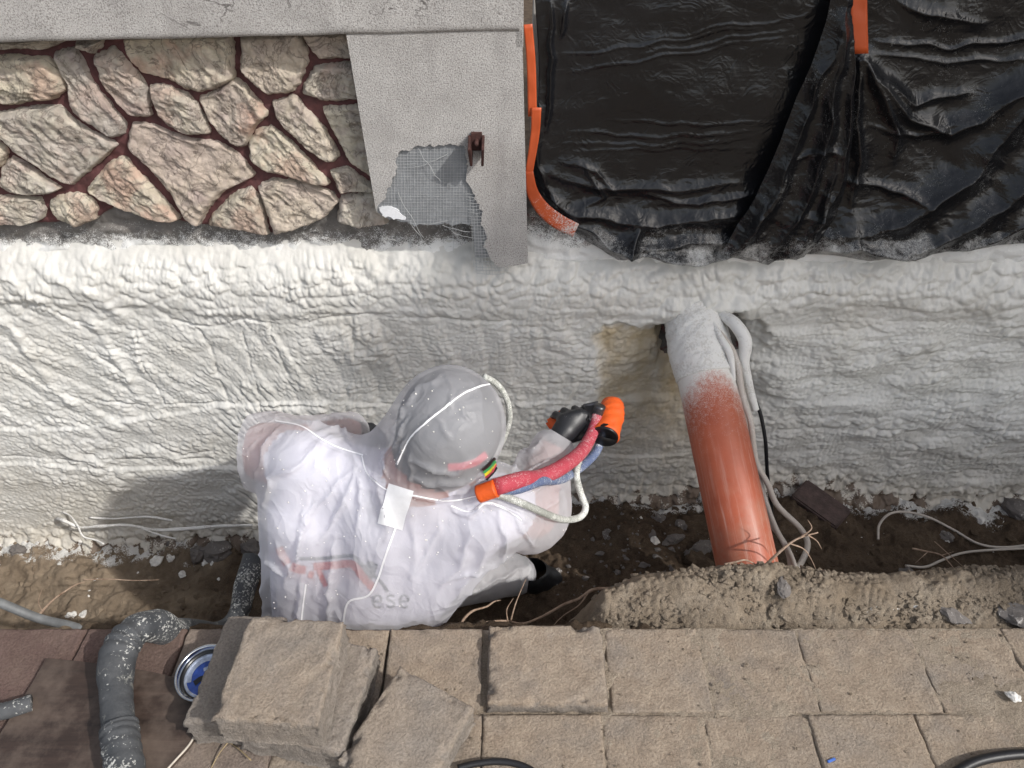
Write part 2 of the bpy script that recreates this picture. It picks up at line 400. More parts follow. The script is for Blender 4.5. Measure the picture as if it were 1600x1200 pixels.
a = M('black_plastic_film'); n = a.noise(26, 6, 0.65, dist=1.2); n2 = a.noise(90, 5, 0.6, stretch=(0.10, 1.0, 1.0))
d = a.attr('dust')
c = a.speckle((0.0075, 0.0078, 0.0095, 1), (0.50, 0.50, 0.485, 1), d, 520.0, 0.30)
a.set(Base_Color=c, Roughness=a.math('ADD', 0.24, a.math('MULTIPLY', a.f, 0.5)), Specular_IOR_Level=0.48)
h = a.math('ADD', a.math('ADD', a.math('MULTIPLY', a.ridge(7, 3, 0.5, dist=1.2), 0.5), a.math('MULTIPLY', a.ridge(19, 2, 0.5, dist=1.8), 0.30)), a.math('ADD', a.math('MULTIPLY', n2, 0.22), a.math('MULTIPLY', a.ridge(30, 2, 0.5, stretch=(0.12, 1.0, 1.0), dist=0.5), 0.10)))
a.bump(h, 0.30, 0.010); FILM = a.m
a = M('orange_tape'); c = a.speckle((0.50, 0.085, 0.022, 1), (0.62, 0.58, 0.55, 1), a.attr('dust'), 420, 0.1)
a.set(Base_Color=c, Roughness=0.42); a.bump(a.noise(50, 4, 0.5, stretch=(1, 1, 0.15)), 0.25, 0.003); TAPE = a.m

a = M('orange_sewer_pvc'); n = a.noise(11, 6, 0.6); uv = NN(a.nt, 'ShaderNodeCombineXYZ', {0: a.attr('around'), 1: a.attr('along'), 2: 0.0}).outputs[0]; sc = a.noise(26, 6, 0.68, vec=uv, stretch=(1.0, 0.16, 1.0))
c = a.ramp(n, [(0.3, (0.36, 0.078, 0.034)), (0.7, (0.46, 0.115, 0.055))])
c = a.mix(a.math('MULTIPLY', a.ramp(sc, [(0.51, (0, 0, 0)), (0.66, (1, 1, 1))]), a.math('ADD', 0.12, a.math('MULTIPLY', a.attr('scuff'), 0.75))), c, (0.58, 0.38, 0.32))
c = a.mix(a.math('MULTIPLY', a.attr('scuff'), a.ramp(a.noise(9, 8, 0.7), [(0.42, (0, 0, 0)), (0.66, (0.85, 0.85, 0.85))])), c, (0.37, 0.215, 0.15))
c = a.speckle(c, (0.72, 0.70, 0.66, 1), a.attr('dust'), 520.0, 0.30)
a.set(Base_Color=c, Roughness=a.math('ADD', 0.48, a.math('MULTIPLY', a.f, 0.35)))
a.bump(a.math('ADD', a.math('MULTIPLY', a.noise(60, 5), 0.5), a.f), 0.25, 0.002); PVC = a.m

def dusty(name, col, rough=0.5, amount=0.35, white=(0.7, 0.69, 0.66), scale=420, bumps=0.15):
    a = M(name); c = a.speckle(rgb(*col), rgb(*white), a.math('ADD', amount, a.math('MULTIPLY', a.math('SUBTRACT', a.noise(9, 4), 0.5), 0.7)), scale, 0.10)
    a.set(Base_Color=c, Roughness=rough); a.bump(a.math('ADD', a.noise(160, 4, 0.6), a.math('MULTIPLY', a.f, 0.5)), bumps, 0.002); return a.m
CREAM = dusty('cream_cable_sheath', (0.50, 0.45, 0.40), 0.5, 0.35, (0.68, 0.66, 0.62))
FOAMY = dusty('foam_coated_sheath', (0.62, 0.60, 0.56), 0.75, 0.7, (0.74, 0.73, 0.70), 160, 0.5)
BLACKC = dusty('black_rubber_sheath', (0.010, 0.010, 0.012), 0.45, 0.05)
GREYC = simple('grey_plastic_conduit', (0.15, 0.155, 0.155), 0.55, 0, 0.35, 30, 0.2)
REDH = dusty('red_braided_sleeve', (0.42, 0.05, 0.075), 0.8, 0.46, (0.62, 0.46, 0.46), 520, 0.5)
BLUEH = dusty('blue_braided_sleeve', (0.10, 0.135, 0.24), 0.7, 0.50, (0.55, 0.58, 0.62), 520, 0.5)
PALEH = dusty('pale_grey_hose', (0.30, 0.31, 0.28), 0.6, 0.55, (0.66, 0.67, 0.63), 480, 0.3)
GLOVE = dusty('black_nitrile_glove', (0.014, 0.015, 0.018), 0.42, 0.22, (0.5, 0.5, 0.5), 600)
ORANGEW = simple('orange_cloth_tape', (0.72, 0.105, 0.012), 0.55, 0, 0.12, 30, 0.4, 0.004)
DARKMETAL = simple('dark_gun_metal', (0.10, 0.10, 0.105), 0.35, 0.8, 0.3, 60, 0.2)
BLACKP = simple('black_plastic_cap', (0.008, 0.008, 0.009), 0.3, 0, 0.2, 30, 0.1)
a = M('dirty_hose_sleeve'); n = a.noise(16, 6, 0.62)
c = a.ramp(n, [(0.3, (0.036, 0.040, 0.045)), (0.7, (0.085, 0.088, 0.092))])
c = a.speckle(c, (0.50, 0.50, 0.47, 1), a.math('ADD', 0.34, a.math('MULTIPLY', a.math('SUBTRACT', a.noise(7, 3), 0.5), 1.0)), 170.0, 0.07)
c = a.mix(a.ramp(a.noise(24, 5, 0.7, dist=1.0), [(0.60, (0, 0, 0)), (0.68, (0.75, 0.75, 0.75))]), c, (0.30, 0.30, 0.27))
a.set(Base_Color=c, Roughness=0.75); a.bump(a.noise(90, 6, 0.65), 0.5, 0.005); SLEEVE = a.m

# soil and sand
def soil(name, dark, mid, light, scale=12, dustcol=(0.70, 0.69, 0.66)):
    a = M(name); n = a.noise(scale, 10, 0.68, vec=a.pos); g = a.noise(scale * 22, 4, 0.7, vec=a.pos)
    c = a.ramp(n, [(0.28, dark), (0.5, mid), (0.74, light)])
    c = a.mix(0.8, c, a.ramp(g, [(0.32, (0.45, 0.43, 0.40)), (0.6, (1, 1, 1)), (0.78, (1.25, 1.22, 1.18))]), 'MULTIPLY')
    c = a.mix(a.attr('pale'), c, a.ramp(n, [(0.3, (0.26, 0.20, 0.14)), (0.7, (0.42, 0.34, 0.25))]))
    c = a.speckle(c, rgb(*dustcol), a.attr('dust'), 210.0, 0.14)
    a.set(Base_Color=c, Roughness=0.97, Specular_IOR_Level=0.15)
    a.bump(a.math('ADD', a.noise(scale * 6, 8, 0.72, vec=a.pos), a.math('MULTIPLY', g, 0.35)), 0.9, 0.010); return a.m
SOIL = soil('trench_soil', (0.060, 0.042, 0.030), (0.110, 0.080, 0.056), (0.165, 0.125, 0.088))
BEDDING = soil('bedding_sand', (0.32, 0.262, 0.20), (0.40, 0.335, 0.262), (0.47, 0.40, 0.32), 14)
SAND = soil('sand_mound', (0.205, 0.165, 0.12), (0.31, 0.255, 0.195), (0.42, 0.36, 0.285), 16)

# concrete pavers under sand dust
a = M('concrete_paver'); r = a.rand(); n = a.noise(9, 8, 0.66); g = a.noise(190, 5, 0.7); red = a.attr('red')
gr = a.ramp(n, [(0.3, (0.225, 0.205, 0.185)), (0.7, (0.32, 0.295, 0.27))])
rd = a.ramp(n, [(0.3, (0.105, 0.062, 0.060)), (0.7, (0.165, 0.105, 0.098))])
c = a.mix(red, gr, rd); c = a.mix(0.5, c, a.ramp(r, [(0.0, (0.62, 0.60, 0.58)), (0.5, (1, 1, 1)), (1.0, (1.22, 1.18, 1.12))]), 'MULTIPLY')
df = a.math('MULTIPLY', a.attr('sand'), a.ramp(a.noise(7, 7, 0.62, vec=a.pos), [(0.28, (0.25, 0.25, 0.25)), (0.55, (1, 1, 1))]))
c = a.mix(df, c, a.ramp(a.noise(26, 6, 0.65, vec=a.pos), [(0.3, (0.345, 0.272, 0.205)), (0.7, (0.465, 0.38, 0.292))]))
c = a.mix(0.75, c, a.ramp(g, [(0.32, (0.55, 0.53, 0.51)), (0.58, (1, 1, 1)), (0.8, (1.22, 1.2, 1.17))]), 'MULTIPLY')
a.set(Base_Color=c, Roughness=0.95, Specular_IOR_Level=0.2)
a.bump(a.math('ADD', a.noise(75, 8, 0.75), a.math('MULTIPLY', g, 0.8)), 0.9, 0.0065); PAVER = a.m

# worker
a = M('white_coverall'); nw = a.noise(150, 4, 0.6)
for n_ in list(a.nt.nodes):
    if n_.type == 'BSDF_PRINCIPLED': a.nt.nodes.remove(n_)
nt_ = a.nt; bmp = NN(nt_, 'ShaderNodeBump', {'Height': a.math('ADD', a.math('ADD', a.math('MULTIPLY', a.ridge(6.5, 2, 0.45, dist=0.9, stretch=(1.25, 1.0, 0.6)), 0.55), a.math('MULTIPLY', a.ridge(15, 2, 0.45, dist=1.0), 0.13)), a.math('MULTIPLY', nw, 0.06)), 'Strength': 0.8, 'Distance': 0.016}).outputs[0]
dif = NN(nt_, 'ShaderNodeBsdfDiffuse', {'Color': rgb(0.80, 0.80, 0.83), 'Normal': bmp}).outputs[0]
trl = NN(nt_, 'ShaderNodeBsdfTranslucent', {'Color': rgb(0.80, 0.80, 0.83), 'Normal': bmp}).outputs[0]
gls = NN(nt_, 'ShaderNodeBsdfGlossy', {'Color': rgb(1, 1, 1), 'Roughness': 0.42, 'Normal': bmp}).outputs[0]
trp = NN(nt_, 'ShaderNodeBsdfTransparent', {'Color': rgb(0.97, 0.97, 1.0)}).outputs[0]
m1 = NN(nt_, 'ShaderNodeMixShader', {0: 0.28, 1: dif, 2: trl}).outputs[0]
m2 = NN(nt_, 'ShaderNodeMixShader', {0: 0.05, 1: m1, 2: gls}).outputs[0]
m3 = NN(nt_, 'ShaderNodeMixShader', {0: a.attr('thin'), 1: m2, 2: trp}).outputs[0]
nt_.links.new(m3, a.out.inputs['Surface']); SUIT = a.m
SEAM = simple('white_seam_tape', (0.86, 0.86, 0.88), 0.5, 0, 0.05, 60, 0)
SHIRT = simple('white_shirt', (0.74, 0.72, 0.80), 0.85, 0, 0.08, 20, 0.3)
SKIN = simple('skin', (0.46, 0.21, 0.16), 0.6, 0, 0.12, 20, 0.2)
CAPM = simple('charcoal_cap', (0.045, 0.047, 0.052), 0.8, 0, 0.3, 40, 0.3)
STRAPR = simple('red_mask_strap', (0.55, 0.05, 0.08), 0.6, 0, 0.1, 30, 0)
TROUSER = simple('dark_trousers', (0.10, 0.075, 0.07), 0.9, 0, 0.2, 20, 0.3)
PRED = simple('red_shirt_print', (0.62, 0.07, 0.055), 0.8, 0, 0.15, 60, 0)
PDARK = simple('slate_shirt_print', (0.055, 0.07, 0.09), 0.8, 0, 0.15, 60, 0)
BOOT = simple('black_rubber_boot', (0.014, 0.015, 0.017), 0.4, 0, 0.3, 40, 0.3)
GREEN = simple('green_band', (0.03, 0.30, 0.10), 0.5, 0, 0.1, 20, 0); YELLOW = simple('yellow_band', (0.70, 0.62, 0.03), 0.5, 0, 0.1, 20, 0)
# odds and ends
a = M('wet_dark_board'); n = a.noise(26, 8, 0.7, stretch=(0.16, 1.6, 1.0)); n2 = a.noise(6, 7, 0.66)
c = a.ramp(n, [(0.28, (0.018, 0.012, 0.010)), (0.55, (0.050, 0.033, 0.026)), (0.8, (0.12, 0.085, 0.068))])
c = a.mix(a.ramp(n2, [(0.46, (0, 0, 0)), (0.66, (0.8, 0.8, 0.8))]), c, (0.15, 0.115, 0.092))
a.set(Base_Color=c, Roughness=a.ramp(n2, [(0.3, (0.3, 0.3, 0.3)), (0.7, (0.65, 0.65, 0.65))])); a.bump(n, 0.3, 0.004); BOARD = a.m
RIM = simple('bare_board_edge', (0.52, 0.47, 0.40), 0.6, 0, 0.15, 30, 0.2)
CHROME = simple('tin_rim', (0.55, 0.56, 0.57), 0.18, 1.0, 0.15, 30, 0.05)
BLUEL = simple('blue_tin_paint', (0.030, 0.075, 0.32), 0.25, 0, 0.5, 45, 0.1)
SILVL = simple('scuffed_tin', (0.45, 0.50, 0.60), 0.22, 0.6, 0.4, 40, 0.1)
a = M('pale_root'); n = a.noise(60, 6, 0.65)
a.set(Base_Color=a.ramp(n, [(0.3, (0.20, 0.125, 0.080)), (0.7, (0.48, 0.36, 0.27))]), Roughness=0.8); a.bump(a.noise(140, 5, 0.6), 0.6, 0.002); ROOT = a.m
ROCK = dusty('grey_rubble', (0.15, 0.135, 0.125), 0.9, 0.36, (0.46, 0.44, 0.42), 120, 0.8)
SCRAP = simple('foam_scrap', (0.72, 0.70, 0.66), 0.8, 0, 0.2, 60, 0.6, 0.004)
CLOD = soil('soil_clod', (0.07, 0.05, 0.036), (0.12, 0.09, 0.065), (0.19, 0.145, 0.105), 20)
BRICK = simple('dark_brick', (0.085, 0.058, 0.052), 0.9, 0, 0.35, 40, 0.8, 0.004)
HOUSE = simple('house_plaster', (0.50, 0.48, 0.45), 0.9, 0, 0.12, 10, 0.4, 0.004)
STRAW = simple('dry_straw', (0.30, 0.23, 0.13), 0.8, 0, 0.2, 30, 0)
BLUEBIT = simple('blue_plastic_bit', (0.08, 0.18, 0.55), 0.4, 0, 0.1, 30, 0)
# ================================================================== the house
YF = 1.80            # face of the concrete foundation
YFOAM = 1.745        # mean face of the foam
def floor_z(X):
    """height of the soil against the foam"""
    return np.interp(X, [-3, -1.5, -1.0, -0.55, -0.1, 0.2, 0.5, 0.8, 1.1, 1.5, 3], [-0.74, -0.73, -0.71, -0.68, -0.56, -0.48, -0.47, -0.41, -0.44, -0.52, -0.5])

# ---- foam layer: one dense sheet whose lobes, passes and creases are real relief
def foam_sheet():
    h = 0.0035
    xs = np.arange(-2.5, 2.5, h); zs = np.arange(-0.80, 0.575, h)
    X, Z = np.meshgrid(xs, zs)
    wx = 0.022 * fbm(X / 0.26, Z / 0.26, 2, 1); wz = 0.014 * fbm(X / 0.24, Z / 0.20, 2, 9)
    Xw, Zw = X + wx, Z + wz
    left = smooth(-0.55, -1.0, X); right = smooth(0.45, 0.85, X)
    ztop = 0.497 + 0.006 * perlin(X / 0.18, X * 0, 3) + 0.004 * perlin(X / 0.05, X * 0, 4) - 0.02 * smooth(0.0, 0.25, X)
    e = ztop - Z
    t = 0.050 * smooth(-0.012, 0.13, e + 0.016 * fbm(X / 0.06, Z / 0.05, 3, 2))
    z1 = 0.292 + 0.010 * perlin(X / 0.12, X * 0, 5) + 0.05 * left * smooth(-0.6, -1.5, X) + 0.025 * right
    z2 = -0.035 + 0.012 * perlin(X / 0.16, X * 0, 6) - 0.12 * left * smooth(-0.75, -1.5, X)
    z3 = -0.262 + 0.008 * perlin(X / 0.14, X * 0, 7)
    # thick top bead, rounded over its lower lip
    top = smooth(-0.012, 0.016, Zw - z1 + 0.012 * perlin(X / 0.045, Z / 0.05, 8)) * (1 - 0.5 * right)
    t += 0.011 * top * smooth(0.0, 0.05, e) + 0.006 * np.exp(-((Z - 0.43) / 0.045)**2)
    # middle band: vertical spray passes with a crease on one side, leaning on the left
    k = 0.25 + 0.75 * left
    u = (Xw - k * (0.29 - Zw) * (1 - smooth(-0.2, 0.2, X)) + 0.02 * perlin(X / 0.1, Z / 0.3, 11)) / 0.098
    fr = u - np.floor(u); amp = 0.5 + 0.9 * _h2(np.floor(u), np.floor(u) * 0, 3)
    ps = np.power(fr, 0.6) * smooth(1.0, 0.72, fr)
    mid = smooth(-0.008, 0.006, Zw - z2) * (1 - top) * (1 - 0.75 * right)
    t += 0.0060 * amp * ps * mid
    # lower bands
    low = smooth(0.006, -0.006, Zw - z2); t += 0.010 * low * (1 - 0.6 * right)
    st = (Zw - z3 + 0.05 * left); t += 0.009 * smooth(0.004, -0.010, st) * (1 - right)
    # right side: long horizontal waves
    hw = perlin(X / 0.34, Zw / 0.055, 21) + 0.6 * perlin(X / 0.17, Zw / 0.03, 22)
    t += right * (0.006 * hw + 0.012 * perlin(X / 0.16, Zw / 0.10, 23)) * smooth(0.05, 0.16, e)
    # lumps: large drips in the bead, popcorn lobes elsewhere
    bead = smooth(0.23, 0.37, Z + 0.03 * perlin(X / 0.12, Z / 0.1, 31)) 
    ang = 0.60 * left; ca, sa = np.cos(ang), np.sin(ang)
    Xr = Xw * ca + (-Zw) * sa; Zr = Xw * sa + Zw * ca
    sz = smooth(-0.25, 0.35, fbm(X / 0.16, Z / 0.09, 3, 40)); drip = lobes(Xr / 0.024 + 0.5 * Zr / 0.04, Zr / 0.044, 41) * sz + lobes(Xr / 0.0135 + 0.3 * Zr / 0.03, Zr / 0.021, 57) * (1 - sz) * 0.6; drip2 = lobes(Xw / 0.052, Zw / 0.040, 42)
    pop = lobes(Xr / 0.0190, Zr / 0.0138, 43); pop2 = lobes(Xr / 0.0130, Zr / 0.0110, 44)
    mod = 0.65 + 0.55 * fbm(X / 0.09, Z / 0.07, 3, 45)
    t += bead * smooth(0.0, 0.05, e) * (0.0085 * drip * (0.7 + 0.5 * perlin(X / 0.1, Z / 0.1, 46)) + 0.0065 * drip2)
    t += (1 - bead) * ((0.0048 + 0.0012 * right) * pop * np.clip(mod, 0.12, 1.6) * (1 - 0.6 * sz) + 0.0062 * sz * lobes(Xr / 0.030, Zr / 0.0215, 58) * np.clip(mod, 0.2, 1.5) + 0.0020 * pop2 + (0.004 + 0.002 * right) * lobes(Xw / 0.052, Zw / 0.036, 49) * smooth(-0.3, 0.4, fbm(X / 0.15, Z / 0.1, 2, 53)))
    big = lobes(Xr / 0.085, Zr / 0.05, 47); t += (1 - bead) * 0.007 * big * smooth(-0.1, 0.5, fbm(X / 0.3, Z / 0.2, 2, 48)) 
    # long diagonal ropes of foam on the left
    for pts in ([(70, 430), (150, 455), (185, 490)], [(0, 495), (50, 540), (90, 600), (130, 640)], [(10, 430), (60, 470), (90, 485)],
                [(140, 500), (190, 570), (215, 620)], [(205, 520), (230, 580)], [(60, 690), (150, 715), (230, 700), (300, 715)]):
        q = [at_np(a, b, YFOAM) for a, b in pts]; d, al = seg_dist(Xw, Zw, q)
        t += 0.010 * np.exp(-(d / 0.017)**2) * (0.75 + 0.25 * np.sin(d * 0 + al * 37))
    # thin dark creases where passes overlap
    for pts in ([(310, 512), (335, 560), (348, 625)], [(380, 520), (398, 590), (412, 650)], [(60, 470), (110, 500), (150, 505)], [(205, 515), (240, 600), (255, 635)],
                [(430, 505), (438, 540), (452, 590)], [(545, 500), (552, 560)], [(150, 625), (240, 635), (340, 628), (440, 632), (560, 628), (700, 630)],
                [(0, 712), (120, 715), (250, 708), (330, 712)], [(280, 500), (330, 512), (380, 498), (480, 506), (560, 492), (700, 500), (820, 498)],
                [(120, 690), (160, 708), (220, 712)], [(240, 690), (290, 705), (330, 700)]):
        q = [at_np(a, b, YFOAM) for a, b in pts]; d, al = seg_dist(Xw, Zw, q); t -= 0.008 * np.exp(-(d / 0.0045)**2) * (0.6 + 0.4 * np.sin(al * 23))
    # hollow beside the pipe (older, yellower foam) and the gap round the pipe
    px1, pz1 = at_np(1100, 492, YFOAM)
    dY = YFOAM * CP - (Z - CAM_H) * SP; PX = 800 + FPX * X / dY; PY = 600 - FPX * (YFOAM * SP + (Z - CAM_H) * CP) / dY
    PXw = PX + 10 * fbm(X / 0.06, Z / 0.06, 3, 51); PYw = PY + 8 * fbm(X / 0.07, Z / 0.07, 3, 52)
    ledge = np.interp(PXw, [900, 940, 1000, 1040, 1075, 1110, 1150, 1180, 1230], [520, 508, 512, 505, 494, 488, 490, 500, 540])
    rec = smooth(928, 948, PXw) * smooth(1225, 1165, PXw) * smooth(-3, 8, PYw - ledge) * smooth(690, 610, PYw)
    t -= 0.050 * rec * np.interp(PXw, [930, 960, 1040, 1060, 1150, 1160], [0.35, 0.42, 0.75, 1.0, 1.0, 0.8])
    t += 0.022 * smooth(960, 1040, PXw) * smooth(1210, 1150, PXw) * np.exp(-((PYw - ledge + 14) / 14)**2)      # lip hanging over the pipe
    t = np.where(PYw > ledge, np.maximum(t, 0.010 + 0.004 * fbm(X / 0.03, Z / 0.02, 3, 54)), t)
    hole = smooth(1022, 1044, PXw) * smooth(1176, 1160, PXw) * smooth(-2, 4, PYw - ledge) * smooth(612, 550, PYw)
    t = t * (1 - hole) - 0.036 * hole
    # foot: ragged, broken into crumbs over the rubble, ending at the soil
    fz = floor_z(X); f = Z - fz
    rg = fbm(X / 0.06, Z / 0.05, 4, 61); foot = smooth(0.13, 0.0, f + 0.05 * rg)
    t += foot * (0.020 * lobes(Xw / 0.05, Zw / 0.04, 62) + 0.012 * rg + 0.004 * ridged(X / 0.03, Z / 0.03, 3, 63)) + 0.05 * smooth(0.06, -0.05, f)
    tint = smooth(920, 955, PXw) * smooth(1130, 1095, PXw) * smooth(2, 14, PYw - ledge) * np.interp(PYw, [610, 660, 740], [1, 0.75, 0]) * (0.85 + 0.25 * fbm(X / 0.06, Z / 0.06, 3, 71))  # old foam colour, drawn on downwards to paint the brownish shadow under the hollow
    tint = np.clip(tint + 0.22 * smooth(0.16, 0.02, f) + 0.10 * smooth(-0.2, -0.5, Z) + 0.10 * fbm(X / 0.3, Z / 0.2, 3, 72), 0, 1)
    dirt = np.clip(smooth(0.075, -0.03, f + 0.05 * rg) * 1.2, 0, 1.25)
    fresh = np.clip(bead * smooth(-0.3, 0.2, X) * 1.0 + 0.25 * bead, 0, 1)
    V = np.stack([X, YF - t, Z], -1).reshape(-1, 3)
    keep = (e.ravel() > -0.012)
    F = grid_faces(len(xs), len(zs)); F = F[keep[F].all(1)]
    return mesh_np('foam_wall', V, F, True, dict(tint=tint, dirt=dirt, fresh=fresh))
foam = obj('foam_wall', foam_sheet(), FOAM, label='lumpy off-white spray foam layer covering the foundation wall', category='wall')

# ---- concrete foundation behind the foam
def foundation():
    h = 0.008; xs = np.arange(-2.6, 2.6, h); zs = np.arange(-1.0, 0.70, h); X, Z = np.meshgrid(xs, zs)
    d = 0.010 * fbm(X / 0.10, Z / 0.05, 4, 3) + 0.006 * ridged(X / 0.05, Z / 0.03, 3, 5)
    d += 0.02 * smooth(0.0, 0.1, X) * smooth(0.58, 0.50, Z)                     # rougher ledge under the window
    V = np.stack([X, YF - np.clip(d, -0.03, 0.03) + 0.045 * smooth(0.46, 0.40, Z), Z], -1).reshape(-1, 3)
    dz = Z - 0.49 + 0.03 * fbm(X / 0.12, Z / 0.1, 3, 7)
    dust = np.interp(dz, [-0.02, 0.0, 0.02, 0.05, 0.09, 0.14], [1.15, 0.80, 0.55, 0.42, 0.30, 0.15])
    dust = np.where(X > 0.03, np.clip(dust + 0.22 * smooth(0.18, 0.02, dz), 0, 1.15), dust)
    dust = np.where(Z < 0.40, 0.0, dust).ravel()
    return mesh_np('foundation', V, grid_faces(len(xs), len(zs)), True, dict(dust=dust, rust=smooth(-0.02, 0.05, X)))
fo = obj('foundation_wall', foundation(), CONC, label='rough grey concrete foundation strip dusted with foam overspray', category='wall')

# ---- rubble-stone cladding
ST = [[(-60,66),(0,68),(105,64),(75,76),(64,80),(43,78),(0,80),(-60,80)], [(116,68),(156,65),(150,76),(139,85),(129,81),(116,74)],
 [(-60,92),(0,92),(62,92),(75,98),(82,111),(94,122),(97,145),(82,157),(38,160),(19,166),(0,164),(-60,166)],
 [(81,87),(112,80),(122,94),(129,106),(139,128),(150,145),(169,167),(191,196),(189,212),(171,218),(141,197),(112,179),(105,160),(101,130),(90,111)],
 [(142,94),(172,77),(186,89),(202,109),(219,132),(227,154),(232,184),(202,184),(184,167),(165,145),(152,126),(150,107)],
 [(190,66),(250,60),(360,56),(361,125),(338,140),(310,146),(285,140),(262,126),(218,116),(203,101),(192,84)],
 [(375,60),(461,55),(478,82),(478,98),(465,131),(454,146),(416,149),(394,131),(375,112)], [(470,55),(560,52),(560,92),(495,93)],
 [(472,139),(491,108),(499,105),(556,103),(566,157),(506,161),(472,149)],
 [(308,156),(345,140),(368,128),(395,155),(418,180),(398,198),(388,215),(380,232),(368,232),(342,214),(324,192)],
 [(232,138),(262,137),(296,154),(311,180),(326,210),(289,213),(262,199),(244,180),(234,154)],
 [(-60,182),(0,180),(45,172),(90,168),(101,184),(124,199),(180,229),(157,251),(109,292),(90,285),(22,240),(0,216),(-60,190)],
 [(0,266),(16,250),(55,275),(91,297),(75,304),(37,308),(6,300),(-4,290)], [(-60,205),(-10,226),(4,238),(6,244),(-2,262),(-60,280)],
 [(-60,312),(30,312),(58,315),(66,332),(62,346),(38,354),(-60,352)], [(75,318),(100,308),(118,305),(136,315),(147,328),(145,345),(117,357),(88,346),(77,332)],
 [(131,301),(148,281),(165,262),(189,249),(212,272),(245,308),(279,345),(265,348),(240,346),(190,330),(150,314)],
 [(203,196),(236,199),(262,210),(292,221),(338,226),(368,244),(396,277),(375,289),(345,302),(322,330),(310,357),(292,346),(262,300),(225,259),(196,233)],
 [(390,296),(404,316),(417,370),(375,362),(324,353),(330,340),(358,312)], [(402,295),(420,284),(468,290),(514,304),(527,318),(502,345),(465,360),(428,367),(416,338)],
 [(387,226),(400,208),(422,200),(450,225),(484,259),(514,290),(499,291),(442,276),(409,268),(390,252)], [(424,163),(461,153),(476,176),(500,200),(529,248),(514,258),(480,238),(445,205),(430,185)],
 [(502,172),(566,169),(592,285),(576,277),(545,256),(527,222)], [(516,272),(540,264),(562,281),(590,302),(529,304)], [(532,310),(592,306),(605,352),(560,358),(527,347)]]
cl = empty('stone_wall', (-0.9, 1.77, 0.6), label='cream and pink rubble stone cladding with wine red joints under the plaster beam', category='wall')
def stone(i, px, dx=0.0):
    Yf = 1.762; P = np.array([at_np(a, b, Yf) for a, b in px]); P[:, 0] += dx; c = P.mean(0); NR, NA = 34, 132
    # resample the outline evenly, round it a little and fray it
    L = np.vstack([P, P[:1]]); s = np.r_[0, np.cumsum(np.hypot(*np.diff(L, axis=0).T))]
    u = np.linspace(0, s[-1], NA, endpoint=False); O = np.stack([np.interp(u, s, L[:, 0]), np.interp(u, s, L[:, 1])], 1)
    for _ in range(2): O = 0.5 * O + 0.25 * (np.roll(O, 1, 0) + np.roll(O, -1, 0))
    c = O.mean(0); dirn = O - c; rr = np.hypot(*dirn.T)[:, None]
    O = O + dirn / rr * (0.0030 * fbm(O[:, 0] / 0.012 + i, O[:, 1] / 0.012, 3, i)[:, None] + 0.0055)
    k = np.r_[1 - (np.linspace(0, 1, NR)**1.15) * 0.97]
    Q = c + (O - c)[None] * k[:, None, None]; X, Z = Q[..., 0], Q[..., 1]
    rs = np.random.default_rng(i + 3); thick = rs.uniform(0.029, 0.038); ta = rs.uniform(-0.16, 0.16, 2); ph = rs.uniform(0, 9)
    edge = 1 - k[:, None] * np.ones((1, NA)); dist = edge * rr[:, 0][None]                     # metres in from the edge
    prof = np.sqrt(np.clip(dist / 0.010, 0, 1))
    a_ = 0.75 + rs.uniform(-0.5, 0.5); U = X * math.cos(a_) - Z * math.sin(a_); W = X * math.sin(a_) + Z * math.cos(a_)
    rel = 0.0022 * ridged(U / 0.07 + ph, W / 0.03, 4, i) + 0.0065 * fbm(U / 0.08 + ph, W / 0.05, 4, i + 50) + 0.0034 * fbm(U / 0.024, W / 0.018, 4, i + 90, 0.62)
    stp = np.floor((W + 0.012 * fbm(U / 0.04 + ph, W / 0.06, 3, i + 7)) / 0.036 + ph); rel = rel + 0.0045 * (_h2(stp, stp * 0, i) - 0.5)
    d = thick * prof + (rel + ta[0] * (X - c[0]) + ta[1] * (Z - c[1])) * smooth(0.0, 0.02, dist)
    d = np.maximum(d, 0.021 * prof)
    V = np.stack([X, 1.796 - d, Z], -1).reshape(-1, 3)
    V[:NA, 1] = 1.80
    F = grid_faces(NA, NR, wrap=True)
    V = np.vstack([V, V[-NA:].mean(0)[None]]); tip = len(V) - 1; j = np.arange(NA); j2 = (j + 1) % NA; b = (NR - 1) * NA
    F = np.vstack([F, np.stack([b + j, b + j2, np.full(NA, tip), np.full(NA, tip)], 1)])
    return put(obj('stone', quads_mesh('stone', V, F), STONE), cl)
for i, px in enumerate(ST): stone(i, px)
for i, px in enumerate(ST):                               # the cladding goes on to the left of the picture
    if min(a for a, b in px) > -10 and max(at_np(a, b, 1.762)[0] for a, b in px) < -0.46: stone(i + 40, px, -0.86)
def mortar():
    xs = np.arange(-2.4, -0.30, 0.006)
    bl = np.interp(np.arange(-2.4, -0.30, 0.006), *np.array(sorted([at_np(a, b, 1.785) for a, b in [(-120,350),(0,352),(60,352),(110,350),(150,345),(180,326),(240,340),(300,352),(360,358),(420,368),(470,358),(510,338),(530,318),(560,318),(600,320)]])).T)
    n = 70; V = []; 
    for k in range(n):
        t = k / (n - 1); Z = bl + (1.16 - bl) * t; d = 0.004 * fbm(xs / 0.03, Z / 0.03, 4, 8) + 0.006 * perlin(xs / 0.08, Z / 0.08, 9)
        V.append(np.stack([xs, 1.784 - d + (0.02 if k == 0 else 0), Z], -1))
    return put(obj('mortar', mesh_np('mortar', np.vstack(V), grid_faces(len(xs), n)), MORTAR), cl)
mortar()

